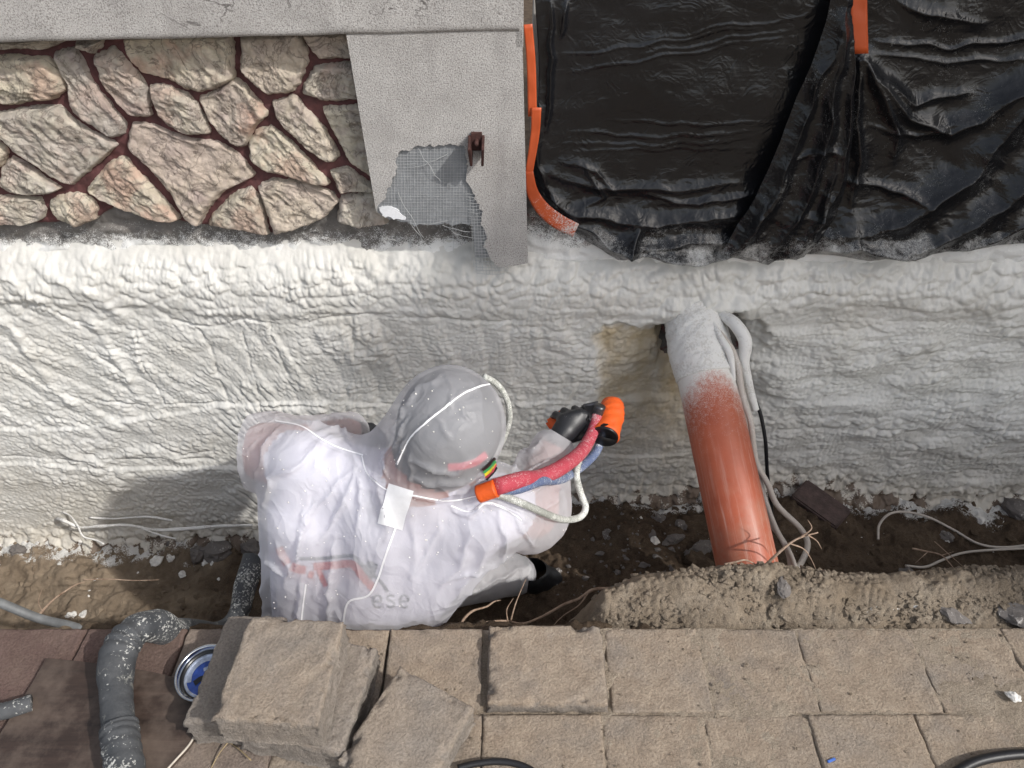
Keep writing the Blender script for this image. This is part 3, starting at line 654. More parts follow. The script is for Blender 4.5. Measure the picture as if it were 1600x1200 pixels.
# ---- plaster beam and pier
def plate(name, px, y0, y1, mat, parent=None, fray=(), seed=0, dirt=None, step=0.02, **props):
    """flat plaster slab from a pixel outline; edges whose start index is in fray are torn"""
    P = [at_np(a, b, y0) for a, b in px]; out = []
    for k, p in enumerate(P):
        q = P[(k + 1) % len(P)]; L = math.dist(p, q); m = max(1, int(L / (0.0035 if k in fray else step)))
        for s in range(m):
            t = s / m; x = p[0] + (q[0] - p[0]) * t; z = p[1] + (q[1] - p[1]) * t
            if k in fray and s: x += 0.006 * float(fbm(np.array([x / 0.02]), np.array([z / 0.02]), 4, seed)[0]); z += 0.006 * float(fbm(np.array([x / 0.02]), np.array([z / 0.02]), 4, seed + 9)[0])
            out.append((x, z))
    o = poly_prism(name, out, y0, y1, mat, None, **props)
    return put(o, parent) if parent else o
def beam():
    xs = np.arange(-2.6, 0.0235, 0.012)
    lo = np.array([at(0, 68, Y=1.70).z, at(815, 50, Y=1.70).z]); lx = np.array([at(0, 68, Y=1.70).x, at(815, 50, Y=1.70).x])
    zb = np.interp(xs, lx, lo) + 0.0015 * fbm(xs / 0.2, xs * 0, 3, 4); R = []
    prof = [(1.80, 0.004), (1.712, 0.0), (1.704, 0.002), (1.700, 0.008)]
    for y, dz in prof: R.append(np.stack([xs, np.full_like(xs, y), zb + dz], -1))
    for t in np.linspace(0.02, 1, 40): 
        Z = zb + 0.008 + t * (1.42 - zb); R.append(np.stack([xs, 1.700 + 0.002 * fbm(xs / 0.15, Z / 0.15, 3, 5), Z], -1))
    V = np.vstack(R); me = mesh_np('plaster_beam', V, grid_faces(len(xs), len(R)), True)
    return obj('plaster_beam', me, PLASTER, label='long grey rough plaster beam across the top left above the stones', category='beam')
bo = beam()
bx = float(at(815, 50, Y=1.70).x)
e_ = box('end_face', (bx - 0.004, 1.756, 1.245), (0.016, 0.10, 0.43), PLASTER, bo)
pier = empty('plaster_pier', (-0.17, 1.75, 0.5), label='grey plaster pier with torn render and fibre mesh hanging out at its foot', category='pillar')
yp = 1.706
skin = plate('render_skin', [(541,54),(816,47),(825,411),(800,416),(776,418),(766,404),(757,388),(760,370),(752,352),(755,332),(745,318),(738,300),(730,285),(728,258),(726,228),(690,227),(650,229),(640,236),(624,237),(618,252),(617,276),(604,296),(601,312),(590,322),(588,332),(574,250)],
      yp, yp + 0.007, PLASTER, pier, fray=set(range(3, 23)), seed=3)
plate('core', [(545,54),(812,47),(823,402),(742,402),(738,350),(650,352),(625,346),(600,338),(590,332)], yp + 0.0075, 1.795, ADHES, pier, fray={4, 5, 6, 7}, seed=5)
plate('insulation_edge', [(593,326),(606,322),(624,330),(634,343),(618,342),(600,338)], yp + 0.004, yp + 0.009, EPS, pier, fray=set(range(6)), seed=6)
def threads():
    Vs, Fs, n0 = [], [], 0
    def thread(p, q, r=0.00032, wob=0.0012, seed=0, bulge=0.0):
        nonlocal n0
        m = 9; t = np.linspace(0, 1, m); C = np.outer(1 - t, p) + np.outer(t, q)
        C[:, 0] += wob * fbm(t * 3 + seed, t * 0 + seed * 0.7, 2, 3); C[:, 2] += wob * fbm(t * 3 + seed * 1.3, t * 0 + 4, 2, 8); C[:, 1] -= bulge * np.sin(t * math.pi) + 0.0012 * np.abs(fbm(t * 4 + seed, t * 0, 2, 5))
        V, F = tube_data(C, r, 4, False); Vs.append(V); Fs.append(F + n0); n0 += len(V)
    s = 0
    y = yp + 0.006
    for px in np.arange(600, 741, 5.2):
        top = 231 if px > 645 else (237 if px > 622 else np.interp(px, [600, 618], [312, 250])); bot = np.interp(px, [600, 625, 650, 740], [337, 346, 353, 350]) + random.uniform(-3, 5)
        thread(at(px, top, Y=y), at(px + (px - 670) * -0.03, bot, Y=y), seed=s); s += 1
    for py in np.arange(234, 352, 4.6):
        l = np.interp(py, [232, 240, 275, 300, 325, 340, 352], [648, 622, 619, 606, 594, 604, 648]); thread(at(l, py, Y=y), at(np.interp(py, [230, 300, 350], [727, 739, 752]), py + random.uniform(-2, 2), Y=y), seed=s); s += 1
    for px in np.arange(734, 790, 5.0):
        top = np.interp(px, [734, 745, 757, 768, 785], [300, 320, 345, 400, 412]); thread(at(px, top, Y=y), at(px + 6, np.interp(px, [734, 760, 790], [420, 428, 420]) + random.uniform(-4, 4), Y=y - 0.004), 0.0006, seed=s, bulge=0.004); s += 1
    for py in np.arange(302, 428, 5.0):
        thread(at(np.interp(py, [300, 428], [727, 745]), py, Y=y - 0.002), at(np.interp(py, [300, 318, 370, 404, 428], [742, 750, 765, 772, 788]), py + random.uniform(-1, 1), Y=y - 0.004), 0.0006, seed=s, bulge=0.003); s += 1
    for a, b in (((655, 232), (690, 285)), ((622, 300), (662, 372)), ((640, 345), (672, 388)), ((655, 350), (700, 345)), ((700, 240), (650, 262)), ((690, 352), (735, 362)), ((700, 358), (738, 372)), ((708, 340), (709, 395))):
        thread(at(*a, Y=y - 0.003), at(*b, Y=y - 0.004), 0.0006, 0.006, s, 0.006); s += 1
    me = mesh_np('fibre_mesh', np.vstack(Vs), np.vstack(Fs)); return put(obj('fibre_mesh', me, FIBRE, kind='stuff'), pier)
threads()
# rusty U bracket in the pier
br = empty('steel_bracket', at(745, 225, Y=yp), label='small rusty two pronged steel bracket sticking out of the plaster pier', category='bracket')
p0 = at(745, 222, Y=yp)
for s in (-1, 1):
    q = at(745 + s * 9, 222, Y=yp); put(box('prong', (q.x + s * 0.001, yp - 0.022, q.z - 0.012), (0.0065, 0.052, 0.050), RUST, None, Matrix.Rotation(0.35, 3, 'X') @ Matrix.Rotation(s * 0.06, 3, 'Y'), 0.0012), br)
put(box('plate', (p0.x, yp - 0.004, p0.z + 0.004), (0.026, 0.014, 0.042), RUST, None, None, 0.001), br)
bolt = tube('bolt', [(p0.x, yp - 0.030, p0.z + 0.006), (p0.x, yp, p0.z + 0.008)], 0.0055, RUST, None, 3, 8); put(bolt, br)

# ---- rest of the facade outside the picture, and an added block on the right that shades the trench
box('house_wall', (0.3, 1.93, 1.95), (6.0, 0.24, 1.05), HOUSE, label='plain plastered house wall rising above the beam and the wrapped window', category='wall')
box('window_recess', (1.2, 1.90, 0.95), (2.3, 0.10, 0.95), HOUSE, label='flat wall panel hidden behind the black plastic sheets', category='wall')
# house-sized block added out of view on the right: its shade lies over the right half of the trench
nb = empty('shade_block', (9.6, -0.9, 0), label='plain house-sized block added out of view far to the right to cast shade', category='shade block')
put(box('wall', (9.9, -0.62, 3.6), (4.6, 5.1, 9.0), HOUSE), nb)  # upright body of the added shading block
put(box('block_top', (9.9, -0.62, 8.2), (5.0, 5.5, 0.22), BRICK), nb)
# ================================================================== black plastic sheets and tape
def sheet(name, px_poly_left, px_poly_right, y_top, y_bot_fn, folds, seed, base=1.772, nu=190, nv=190, crumple=1.0, dustz=0.60, haze=0.16):
    """film hung between two edges given as (px, py) lines from top to bottom; folds are (points, width, height)"""
    ts = np.linspace(0, 1, nv); L = spline(px_poly_left, 10); R = spline(px_poly_right, 10)
    def res(S): s = np.r_[0, np.cumsum(np.hypot(*np.diff(S, axis=0).T))]; u = ts * s[-1]; return np.stack([np.interp(u, s, S[:, k]) for k in (0, 1)], 1)
    L, R = res(L), res(R); us = np.linspace(0, 1, nu)
    PX = L[:, None, 0] * (1 - us) + R[:, None, 0] * us; PY = L[:, None, 1] * (1 - us) + R[:, None, 1] * us
    PY = PY + np.interp(PX, *np.array(y_bot_fn).T) * smooth(0.72, 1.0, ts)[:, None]
    X, Z = at_np(PX, PY, base); d = np.zeros_like(X)
    wX, wY = PX + 6 * fbm(PX / 70, PY / 70, 2, seed), PY + 6 * fbm(PX / 70, PY / 70, 2, seed + 4)
    for pts, wd, ht in folds:
        q, al = seg_dist(wX, wY, pts); d += ht * np.exp(-np.abs(q / wd)**1.1) * np.sin(np.clip(al, 0.02, 0.98) * math.pi)**0.4
    low = smooth(0.55, 1.0, ts)[:, None]
    d += crumple * (0.0036 * (ridged(PX / 75, PY / 42, 4, seed + 1) - 0.4) * (0.08 + 1.1 * low) + 0.006 * fbm(PX / 160, PY / 120, 3, seed + 2))
    V = np.stack([X, base - d, Z], -1).reshape(-1, 3)
    dust = np.clip(smooth(dustz + 0.05, dustz - 0.09, Z + 0.035 * fbm(PX / 40, PY / 30, 3, seed + 8)) * 0.62 + haze + 0.14 * fbm(PX / 50, PY / 50, 3, seed + 9), 0.0, 1.1)  # haze greys the whole film: its soft sheen is put into the dust colour
    return mesh_np(name, V, grid_faces(nu, nv, flip=True), True, dict(dust=dust)), (PX, PY)
# left sheet, stretched flat over the window, slack and bunched along its foot
F1 = [([(850, 300), (900, 330), (1000, 345), (1100, 340), (1180, 330)], 16, 0.030), ([(870, 330), (960, 372), (1080, 375), (1200, 362)], 12, 0.034), ([(860, 270), (930, 290), (1050, 296), (1160, 285)], 8, 0.012),
      ([(930, 365), (985, 380), (1040, 392), (1110, 392)], 9, 0.040), ([(1010, 380), (1080, 398), (1150, 396)], 8, 0.045), ([(838, 150), (842, 260), (880, 330)], 9, 0.012),
      ([(1000, 300), (1090, 318), (1200, 300)], 5, 0.010), ([(880, 250), (935, 268), (960, 300)], 5, 0.008), ([(920, 265), (940, 305), (910, 320)], 5, 0.010), ([(975, 395), (985, 370), (1000, 350)], 8, 0.03),
      ([(880, 90), (1000, 70), (1200, 40)], 2.2, 0.0035), ([(870, 115), (1000, 95), (1220, 58)], 2.0, 0.003), ([(890, 205), (1000, 214), (1190, 206)], 2.2, 0.0035), ([(960, 190), (1080, 196), (1200, 192)], 2.0, 0.003),
      ([(880, 222), (1010, 226), (1180, 214)], 2.2, 0.003), ([(900, 236), (1020, 232), (1150, 226)], 2.0, 0.0025), ([(1000, 84), (1120, 66), (1240, 44)], 2.0, 0.003), ([(1020, 60), (1140, 42), (1260, 24)], 2.0, 0.003),
      ([(858, 0), (866, 100), (850, 200)], 4, 0.016), ([(885, 0), (880, 60)], 5, 0.012)]
me, _ = sheet('black_film', [(834, -60), (836, 0), (842, 120), (836, 230), (832, 270), (846, 310), (890, 345), (945, 368)], [(1300, -60), (1310, 40), (1290, 150), (1262, 260), (1240, 330), (1225, 385)], 0,
              [(800, 0), (940, 22), (965, 34), (1000, 26), (1040, 20), (1085, 30), (1130, 16), (1170, 26), (1250, 20), (1400, 10)], F1, 11, nu=230, nv=230, dustz=0.56)
s1 = obj('black_sheet', me, FILM, label='black plastic sheet taped flat beside the pier, bunched and dusty along its foot', category='plastic sheet')
# right sheet, hanging in swags, with a gathered flap in front of its left edge
F2 = [([(1345, 90), (1420, 180), (1480, 205), (1600, 130), (1720, 30)], 14, 0.030), ([(1350, 95), (1380, 150), (1400, 200), (1390, 250)], 9, 0.022), ([(1340, 95), (1338, 200), (1330, 330)], 8, 0.022),
      ([(1720, 60), (1600, 150), (1500, 270), (1400, 340), (1290, 365)], 26, 0.060), ([(1740, 110), (1640, 220), (1560, 310), (1450, 370), (1330, 392)], 22, 0.058), ([(1720, 230), (1640, 310), (1560, 360), (1470, 388)], 16, 0.040),
      ([(1370, 65), (1480, 75), (1600, 58), (1700, 40)], 4, 0.008), ([(1360, 85), (1480, 95), (1620, 92)], 3, 0.006), ([(1400, 0), (1450, 25), (1540, 35)], 10, 0.012), ([(1320, 280), (1400, 292), (1440, 312)], 6, 0.016),
      ([(1360, 200), (1430, 208), (1520, 180)], 5, 0.010), ([(1375, 120), (1430, 160), (1510, 140)], 7, 0.012), ([(1280, 385), (1330, 370), (1400, 385), (1470, 398)], 10, 0.040)]
me, _ = sheet('black_film', [(1296, -60), (1306, 20), (1300, 150), (1275, 280), (1245, 375)], [(1760, -60), (1770, 100), (1760, 260), (1745, 372)], 0,
              [(1200, 22), (1300, 18), (1350, 24), (1400, 14), (1470, 10), (1530, 4), (1600, 6), (1800, 0)], F2, 23, base=1.765, nu=230, nv=210, dustz=0.545, haze=0.30)
s2 = obj('black_sheet', me, FILM, label='black plastic sheet hanging in deep swags at the right edge', category='plastic sheet')
F3 = [([(1322, 0), (1300, 120), (1285, 230), (1250, 320), (1190, 400)], 14, 0.040), ([(1310, 40), (1250, 180), (1200, 300), (1150, 398)], 12, 0.036), ([(1330, 60), (1322, 200), (1300, 300), (1240, 400)], 10, 0.034),
      ([(1240, 240), (1275, 232), (1310, 236)], 4, 0.010), ([(1230, 250), (1190, 330), (1140, 395)], 8, 0.026), ([(1290, 150), (1296, 220)], 5, 0.010), ([(1305, 240), (1280, 330), (1225, 402)], 7, 0.022)]
me, _ = sheet('black_film', [(1302, -60), (1290, 30), (1240, 160), (1190, 280), (1150, 350), (1126, 392)], [(1330, -60), (1331, 80), (1331, 190), (1322, 280), (1300, 345), (1255, 398)], 0,
              [(1100, 4), (1150, 2), (1175, 10), (1200, 18), (1215, 8), (1250, 2), (1300, 0)], F3, 37, base=1.735, nu=120, nv=220, crumple=1.2, dustz=0.53, haze=0.29)
obj('gathered_flap', me, FILM, s2)
for o_ in (s1, s2):
    for o2 in [o_] + list(o_.children):
        md = o2.modifiers.new('thickness', 'SOLIDIFY'); md.thickness = 0.0006

def tape(name, px, hw, Y, label, seed, dust=None, dy=0.0):
    S = spline(px, 8) if len(px) > 2 else np.array([np.array(px[0]) * (1 - t) + np.array(px[1]) * t for t in np.linspace(0, 1, 14)])
    T = np.gradient(S, axis=0); T /= np.linalg.norm(T, axis=1)[:, None]; Nn = np.stack([-T[:, 1], T[:, 0]], 1); V = []; D = []
    for k in range(len(S)):
        t = k / (len(S) - 1)
        for c in np.linspace(-1, 1, 7):
            q = S[k] + Nn[k] * c * (hw if np.isscalar(hw) else np.interp(t, np.linspace(0, 1, len(hw)), hw)); 
            V.append(tuple(at(q[0], q[1], Y=Y - dy * t - 0.0025 * float(fbm(np.array([q[0] / 25 + seed]), np.array([q[1] / 25]), 3, seed)[0])))); D.append(0.12 if dust is None else np.interp(t, [0, 1], dust))
    me = mesh_np(name, np.array(V), grid_faces(7, len(S)), True, dict(dust=D)); o = obj(name, me, TAPE, label=label, category='tape', group='orange tape strips on the black plastic')
    md = o.modifiers.new('thickness', 'SOLIDIFY'); md.thickness = 0.0008; return o
tape('orange_tape', [(825, 38), (830, 100), (832, 182)], 7, 1.742, 'upper upright orange tape strip along the pier edge', 1)
tape('orange_tape', [(838, 168), (836, 210), (828, 262), (826, 285)], [8, 7, 6, 5], 1.738, 'middle orange tape strip tapering down beside the pier', 2)
tape('orange_tape', [(827, 268), (832, 300), (848, 326), (872, 346), (900, 360)], [6, 9, 11, 12, 11], 1.736, 'curved orange tape strip dusted with foam at the lower corner of the flat sheet', 3, (0.15, 0.62))
tape('orange_tape', [(1342, -70), (1342, 0), (1344, 84)], 13, 1.725, 'wide orange tape strip hanging from the top above the gathered plastic', 4)
# ================================================================== ground
def ground_z(X, Y):
    X = np.asarray(X, float); Y = np.asarray(Y, float)
    fl = floor_z(X)
    z = fl + 0.03 * fbm(X / 0.35, Y / 0.3, 3, 3) + 0.012 * fbm(X / 0.09, Y / 0.09, 4, 5)
    z = z + 0.06 * smooth(1.55, 1.25, Y) * smooth(-0.7, -0.2, X)              # floor climbs a little away from the wall
    z = z + 0.07 * np.exp(-((X - 0.30) / 0.14)**2 - ((Y - 1.52) / 0.14)**2) + 0.05 * np.exp(-((X - 0.42) / 0.10)**2 - ((Y - 1.36) / 0.10)**2)
    z = z + 0.09 * np.exp(-((X - 0.45) / 0.16)**2 - ((Y - 1.20) / 0.08)**2)
    lip = -0.055 + 0.02 * fbm(X / 0.12, Y / 0.08, 3, 9)
    bank = smooth(1.14 + 0.03 * perlin(X / 0.2, Y * 0, 4), 0.955, Y)
    return z * (1 - bank) + lip * bank
def ground_mesh():
    h = 0.0055; xs = np.arange(-2.5, 2.5, h); ys = np.arange(0.86, 1.80, h); X, Y = np.meshgrid(xs, ys)
    Z = ground_z(X, Y); Z = Z + 0.006 * np.clip(ridged(X / 0.05, Y / 0.05, 3, 12), -1, 1.5) + 0.016 * lobes(X / 0.032, Y / 0.032, 13) * smooth(0.1, 0.6, fbm(X / 0.12, Y / 0.12, 3, 14)) + 0.004 * fbm(X / 0.02, Y / 0.02, 3, 15)
    near = smooth(1.60, 1.735, Y + 0.05 * fbm(X / 0.1, Y / 0.1, 3, 16))
    dust = np.clip(near * 1.05, 0, 1) * 0.92 + 0.16 * smooth(0.25, 0.6, fbm(X / 0.15, Y / 0.12, 3, 17))
    pale = np.clip(smooth(-1.0, -1.35, X + 0.15 * fbm(X / 0.2, Y / 0.2, 3, 18)) * 0.55 + 0.30 * smooth(0.1, 0.7, fbm(X / 0.4, Y / 0.25, 4, 19)) * smooth(-0.9, -1.1, X), 0, 1)  # far left is lightened: sunlit soil painted into the colour
    return mesh_np('ground', np.stack([X, Y, Z], -1).reshape(-1, 3), grid_faces(len(xs), len(ys)), True, dict(dust=dust, pale=pale))
obj('trench_soil', ground_mesh(), SOIL, kind='structure')
# wide ground below everything
def far_ground():
    me = mesh_np('ground', [(-40, -40, -0.98), (40, -40, -0.98), (40, 40, -0.98), (-40, 40, -0.98)], [(0, 1, 2, 3)]); return obj('ground', me, SOIL, kind='structure')
far_ground()
obj('yard', mesh_np('yard', [(-12, -14, -0.03), (7.4, -14, -0.03), (7.4, 0.12, -0.03), (-12, 0.12, -0.03)], [(0, 1, 2, 3)]), SAND, kind='structure')
# sand heaped along the edge of the path on the right
def mound_z(X, Y):
    ridge = np.interp(X, [0.0, 0.12, 0.22, 0.40, 0.55, 0.72, 0.90, 1.05, 1.3, 2.0], [-0.40, -0.20, -0.02, 0.030, 0.050, 0.038, 0.022, 0.040, 0.046, 0.05])
    yc = np.interp(X, [0.0, 0.3, 0.6, 0.9, 1.1, 1.4], [0.98, 1.03, 1.045, 1.02, 1.04, 1.03]); s = (Y - yc)
    pr = np.where(s < 0, np.exp(-(s / 0.095)**2), np.exp(-(s / 0.075)**2))
    bs = np.interp(X, [0.05, 0.16, 0.30], [-0.40, -0.22, -0.06]); return bs - 0.40 * smooth(0.03, 0.26, s) + (ridge - bs) * pr
def mound_mesh():
    h = 0.0042; xs = np.arange(0.06, 2.5, h); ys = np.arange(0.915, 1.30, h); X, Y = np.meshgrid(xs, ys)
    Z = mound_z(X, Y) + 0.012 * fbm(X / 0.12, Y / 0.09, 4, 33) * smooth(0.9, 0.97, Y) + 0.0110 * lobes(X / 0.018, Y / 0.016, 31) * smooth(-0.2, 0.5, fbm(X / 0.08, Y / 0.05, 3, 32)) + 0.0035 * lobes(X / 0.008, Y / 0.008, 35) + 0.003 * fbm(X / 0.012, Y / 0.012, 2, 34)
    Z = Z - 0.018 * np.exp(-((X - 0.60 + (Y - 0.97) * 0.6) / 0.02)**2) * smooth(1.03, 0.99, Y) - 0.014 * np.exp(-((X - 0.92) / 0.025)**2 - ((Y - 0.965) / 0.025)**2)
    pale = np.clip(0.15 + 0.5 * fbm(X / 0.12, Y / 0.06, 4, 36), 0, 1); dust = 0.14 + 0.5 * np.clip(fbm(X / 0.1, Y / 0.04, 3, 37) - 0.1, 0, 1) * smooth(1.0, 0.94, Y)
    keep = (X > 0.10 + 0.1 * perlin(Y / 0.05, Y * 0, 3)).ravel()
    F = grid_faces(len(xs), len(ys)); F = F[keep[F].all(1)]
    return mesh_np('sand_mound', np.stack([X, Y, Z], -1).reshape(-1, 3), F, True, dict(pale=pale, dust=dust))
obj('sand_mound', mound_mesh(), SAND, kind='structure')

# ---- paved path: bedding sand and single pavers
pv = empty('paved_path', (0, 0.5, 0), kind='structure')
def bed():
    h = 0.007; xs = np.arange(-1.75, 1.75, h); ys = np.arange(0.10, 0.926, h); X, Y = np.meshgrid(xs, ys)
    cover = smooth(0.86, 1.05, X + 0.10 * fbm(X / 0.2, Y / 0.2, 3, 3)) * smooth(0.86, 0.72, Y) + 0.55 * smooth(0.66, 0.55, Y + 0.03 * fbm(X / 0.1, Y / 0.1, 3, 4)) * smooth(0.25, 0.5, X)
    patch = smooth(-0.35, 0.15, fbm(X / 0.16, Y / 0.12, 4, 5)) * smooth(-0.1, 0.3, X)
    Z = -0.012 + 0.0030 * smooth(0.15, 0.4, X) + (0.0140 - 0.0030 * smooth(0.15, 0.4, X)) * np.clip(cover, 0, 1) + (0.0095 - 0.0050 * smooth(0.15, 0.4, X)) * patch * (1 - np.clip(cover, 0, 1)) + 0.0022 * fbm(X / 0.03, Y / 0.03, 4, 6) + 0.0012 * lobes(X / 0.009, Y / 0.009, 7)
    Z = np.where((X < -0.25) & (Y > 0.5), Z - 0.012, Z)
    # shoe-tread prints pressed into the dust
    for cx, cy, a in ((0.33, 0.80, 0.2), (0.30, 0.68, 0.5), (0.55, 0.66, -0.3), (0.25, 0.62, 0.0)):
        u = (X - cx) * math.cos(a) + (Y - cy) * math.sin(a); v = -(X - cx) * math.sin(a) + (Y - cy) * math.cos(a)
        Z = Z - 0.0016 * np.exp(-((u / 0.05)**4 + (v / 0.035)**4)) * (np.sin(v / 0.0018 + 2.2 * np.arcsin(np.clip(np.sin(u / 0.004), -1, 1))) > 0)
    return mesh_np('bedding_sand', np.stack([X, Y, Z], -1).reshape(-1, 3), grid_faces(len(xs), len(ys)), True, dict(pale=np.zeros(X.shape)))
put(obj('bedding_sand', bed(), BEDDING), pv)
def paver_mesh(sx, sy, sz, seed, rough=1.0, chip=1.0, b=0.0065):
    """rounded, worn concrete block, top at z=0"""
    n = 34; S = seed * 3.7; per = 4 * (n - 1)
    def top_at(X, Y):
        z = 0.0020 * rough * fbm(X / 0.035 + S, Y / 0.035, 4, seed) + 0.0012 * rough * fbm(X / 0.009 + S, Y / 0.009, 3, seed + 3)
        ex = np.minimum(sx / 2 - np.abs(X), sy / 2 - np.abs(Y)) + 0.003 * fbm(X / 0.02 + S, Y / 0.02, 3, seed + 5)
        q = np.clip(1 - ex / b, 0, 1.3); z = z - b * 0.75 * q * q
        c = np.clip(fbm(X / 0.05 + S, Y / 0.05, 3, seed + 11) - 0.25, 0, 1) * smooth(0.018, 0.0, ex); return z - 0.022 * chip * c
    g = np.sin(np.linspace(-1, 1, n) * math.pi / 2) * 0.35 + np.linspace(-1, 1, n) * 0.65
    GX, GY = np.meshgrid(g * sx / 2, g * sy / 2); GZ = top_at(GX, GY)
    V = [np.stack([GX, GY, GZ], -1).reshape(-1, 3)]; F = [grid_faces(n, n)]
    idx = np.arange(n * n).reshape(n, n); ring = np.concatenate([idx[0, :-1], idx[:-1, -1], idx[-1, :0:-1], idx[:0:-1, 0]])
    base = V[0][ring]; prev = ring; cnt = n * n
    nx = np.where(np.abs(base[:, 0]) > sx / 2 - 1e-6, np.sign(base[:, 0]), 0); ny = np.where(np.abs(base[:, 1]) > sy / 2 - 1e-6, np.sign(base[:, 1]), 0)
    s_ = base[:, 0] + base[:, 1] * 1.0 + 3 * nx
    for t in (0.10, 0.2, 0.32, 0.45, 0.6, 0.75, 0.9, 1.0):
        z = base[:, 2] * (1 - t) - sz * t; d = 0.0038 * rough * fbm(s_ / 0.03 + S, z / 0.012, 4, seed + 7) + 0.0015 + 0.0018 * rough * np.sin(z / 0.0035 + 1.2 * fbm(s_ / 0.08, z * 0, 2, seed))
        r = base.copy(); r[:, 0] += nx * d * 0.8; r[:, 1] += ny * d * 0.8; r[:, 2] = z; new = cnt + np.arange(per); V.append(r); cnt += per
        F.append(np.stack([np.roll(prev, -1), prev, new, np.roll(new, -1)], 1)); prev = new
    return np.vstack(V), np.vstack(F)
def paver(name, c, s, rot, seed, sand=0.9, red=0.0, parent=None, rough=1.0, chip=1.0, b=0.0065, **props):
    V, F = paver_mesh(*s, seed, rough, chip, b)
    sd = np.where(V[:, 2] > -0.010, sand, sand * 0.35)
    me = mesh_np(name, V, F, True, dict(sand=sd, red=np.full(len(V), red)))
    o = obj(name, me, PAVER, parent, **props); o.location = c
    if parent is not None: o.location = Vector(c) - parent.location
    o.rotation_euler = rot if isinstance(rot, tuple) else (0, 0, rot); return o
def seam(px, py): return at(px, py, Z=0.0)
rows = [  # (Y front, Y back, joints X from left to right)
    (0.732, 0.926, [-1.62, -1.41, -1.20, -0.965, -0.735, -0.505, -0.277, -0.063, 0.208, 0.419, 0.642, 0.898, 1.11, 1.33, 1.55]),
    (0.528, 0.727, [-1.60, -1.38, -1.16, -0.93, -0.70, -0.48, -0.27, -0.06, 0.185, 0.395, 0.61, 0.83, 1.06, 1.28, 1.5]),
    (0.325, 0.523, [-1.6, -1.38, -1.15, -0.92, -0.7, -0.48, -0.26, -0.04, 0.18, 0.40, 0.62, 0.84, 1.06, 1.28, 1.5]),
    (0.12, 0.32, [-1.6, -1.38, -1.15, -0.92, -0.7, -0.48, -0.26, -0.04, 0.18, 0.40, 0.62, 0.84, 1.06, 1.28, 1.5])]
for r, (y0, y1, js) in enumerate(rows):
    for k in range(len(js) - 1):
        if r == 0 and k == 7: continue                                  # the lifted paver goes here
        gap = 0.007 if js[k] < 0.2 and r == 0 else 0.0022
        sx = js[k + 1] - js[k] - gap; red = 1.0 if js[k + 1] < -0.70 else (0.45 if js[k + 1] < -0.40 else 0.0)
        paver('paver', ((js[k] + js[k + 1]) / 2, (y0 + y1) / 2, random.uniform(-0.004, 0.001) + (0.0 if red == 0 else 0.004)), (sx, y1 - y0 - gap, 0.07), (random.uniform(-.008, .008), random.uniform(-.008, .008), random.uniform(-.012, .012)), 20 + r * 20 + k, sand=0.22 if red == 1.0 else (0.4 if red else 0.95), red=red, parent=pv, chip=0.3, rough=0.8, b=0.0024)
# loose pavers
paver('loose_paver', (0.074, 0.824, 0.030), (0.246, 0.176, 0.075), (0.02, 0.0, -0.004), 71, 0.92, rough=1.2, chip=1.5, b=0.0045, label='tan paver lifted proud of its row beside the worker', category='paver', group='loose pavers')
paver('loose_paver', (-0.560, 0.778, 0.100), (0.125, 0.235, 0.080), (-0.03, -0.07, -0.06), 72, 0.25, rough=1.0, chip=1.6, b=0.004, label='grey slab sticking out to the left under the big paver', category='paver', group='loose pavers')
paver('loose_paver', (-0.402, 0.735, 0.092), (0.205, 0.215, 0.080), (0.0, 0.03, -0.16), 75, 0.45, chip=2.0, b=0.004, rough=1.5, label='ridged grey paver showing on the right under the big paver', category='paver', group='loose pavers')
paver('loose_paver', (-0.440, 0.730, 0.184), (0.190, 0.208, 0.085), (-0.02, 0.02, -0.055), 73, 0.75, rough=1.5, chip=2.2, b=0.004, label='big rough paver lying on top of the stack at the front', category='paver', group='loose pavers')
paver('loose_paver', (-0.200, 0.650, 0.086), (0.172, 0.205, 0.080), (0.02, 0.06, -0.48), 74, 0.62, rough=1.2, chip=1.8, b=0.004, label='paver lying askew at the front edge right of the stack', category='paver', group='loose pavers')
# ================================================================== sewer pipe and cables
pipe_top = at(1088, 520, Y=1.72); pipe_lo = at(1172, 905, Y=1.155); axis = (pipe_lo - pipe_top).normalized()
pp = empty('sewer_pipe', pipe_lo, label='orange plastic sewer pipe slanting out of the foam into the trench', category='pipe')
def pipe_part(name, t0, t1, r, dust_fn, n=60, sides=56, extra=None, mat=PVC):
    t = np.linspace(t0, t1, n); C = np.array(pipe_top)[None] + np.outer(t, axis); R = np.full(n, r) if np.isscalar(r) else np.interp(t, np.linspace(t0, t1, len(r)), r)
    V, F = tube_data(C, R, sides, True)
    if extra is not None: V = extra(V, t)
    L = (V - np.array(pipe_top)) @ np.array(axis)
    ang = (V - np.array(pipe_top) - np.outer(L, axis)); side = ang[:, 0] / r if np.isscalar(r) else ang[:, 0] / max(r)
    me = quads_mesh(name, V, F, True, dict(along=L, around=np.arctan2(ang[:, 0], ang[:, 2] - ang[:, 1]) * 0.3, dust=dust_fn(L, side), scuff=np.clip(smooth(0.25, 0.75, L) * 0.9 + 0.3 * (side > 0.5), 0, 1)))
    return put(obj(name, me, mat), pp)
LEN = (pipe_lo - pipe_top).length
pipe_part('barrel', 0.02, LEN + 0.12, 0.080, lambda L, s: np.interp(L - 0.09 * np.clip(s, 0, 1)**2 - 0.05 * np.clip(-s, 0, 1)**2, [0.10, 0.15, 0.19, 0.26, 0.36, 0.5], [1.3, 0.80, 0.58, 0.42, 0.27, 0.12]))
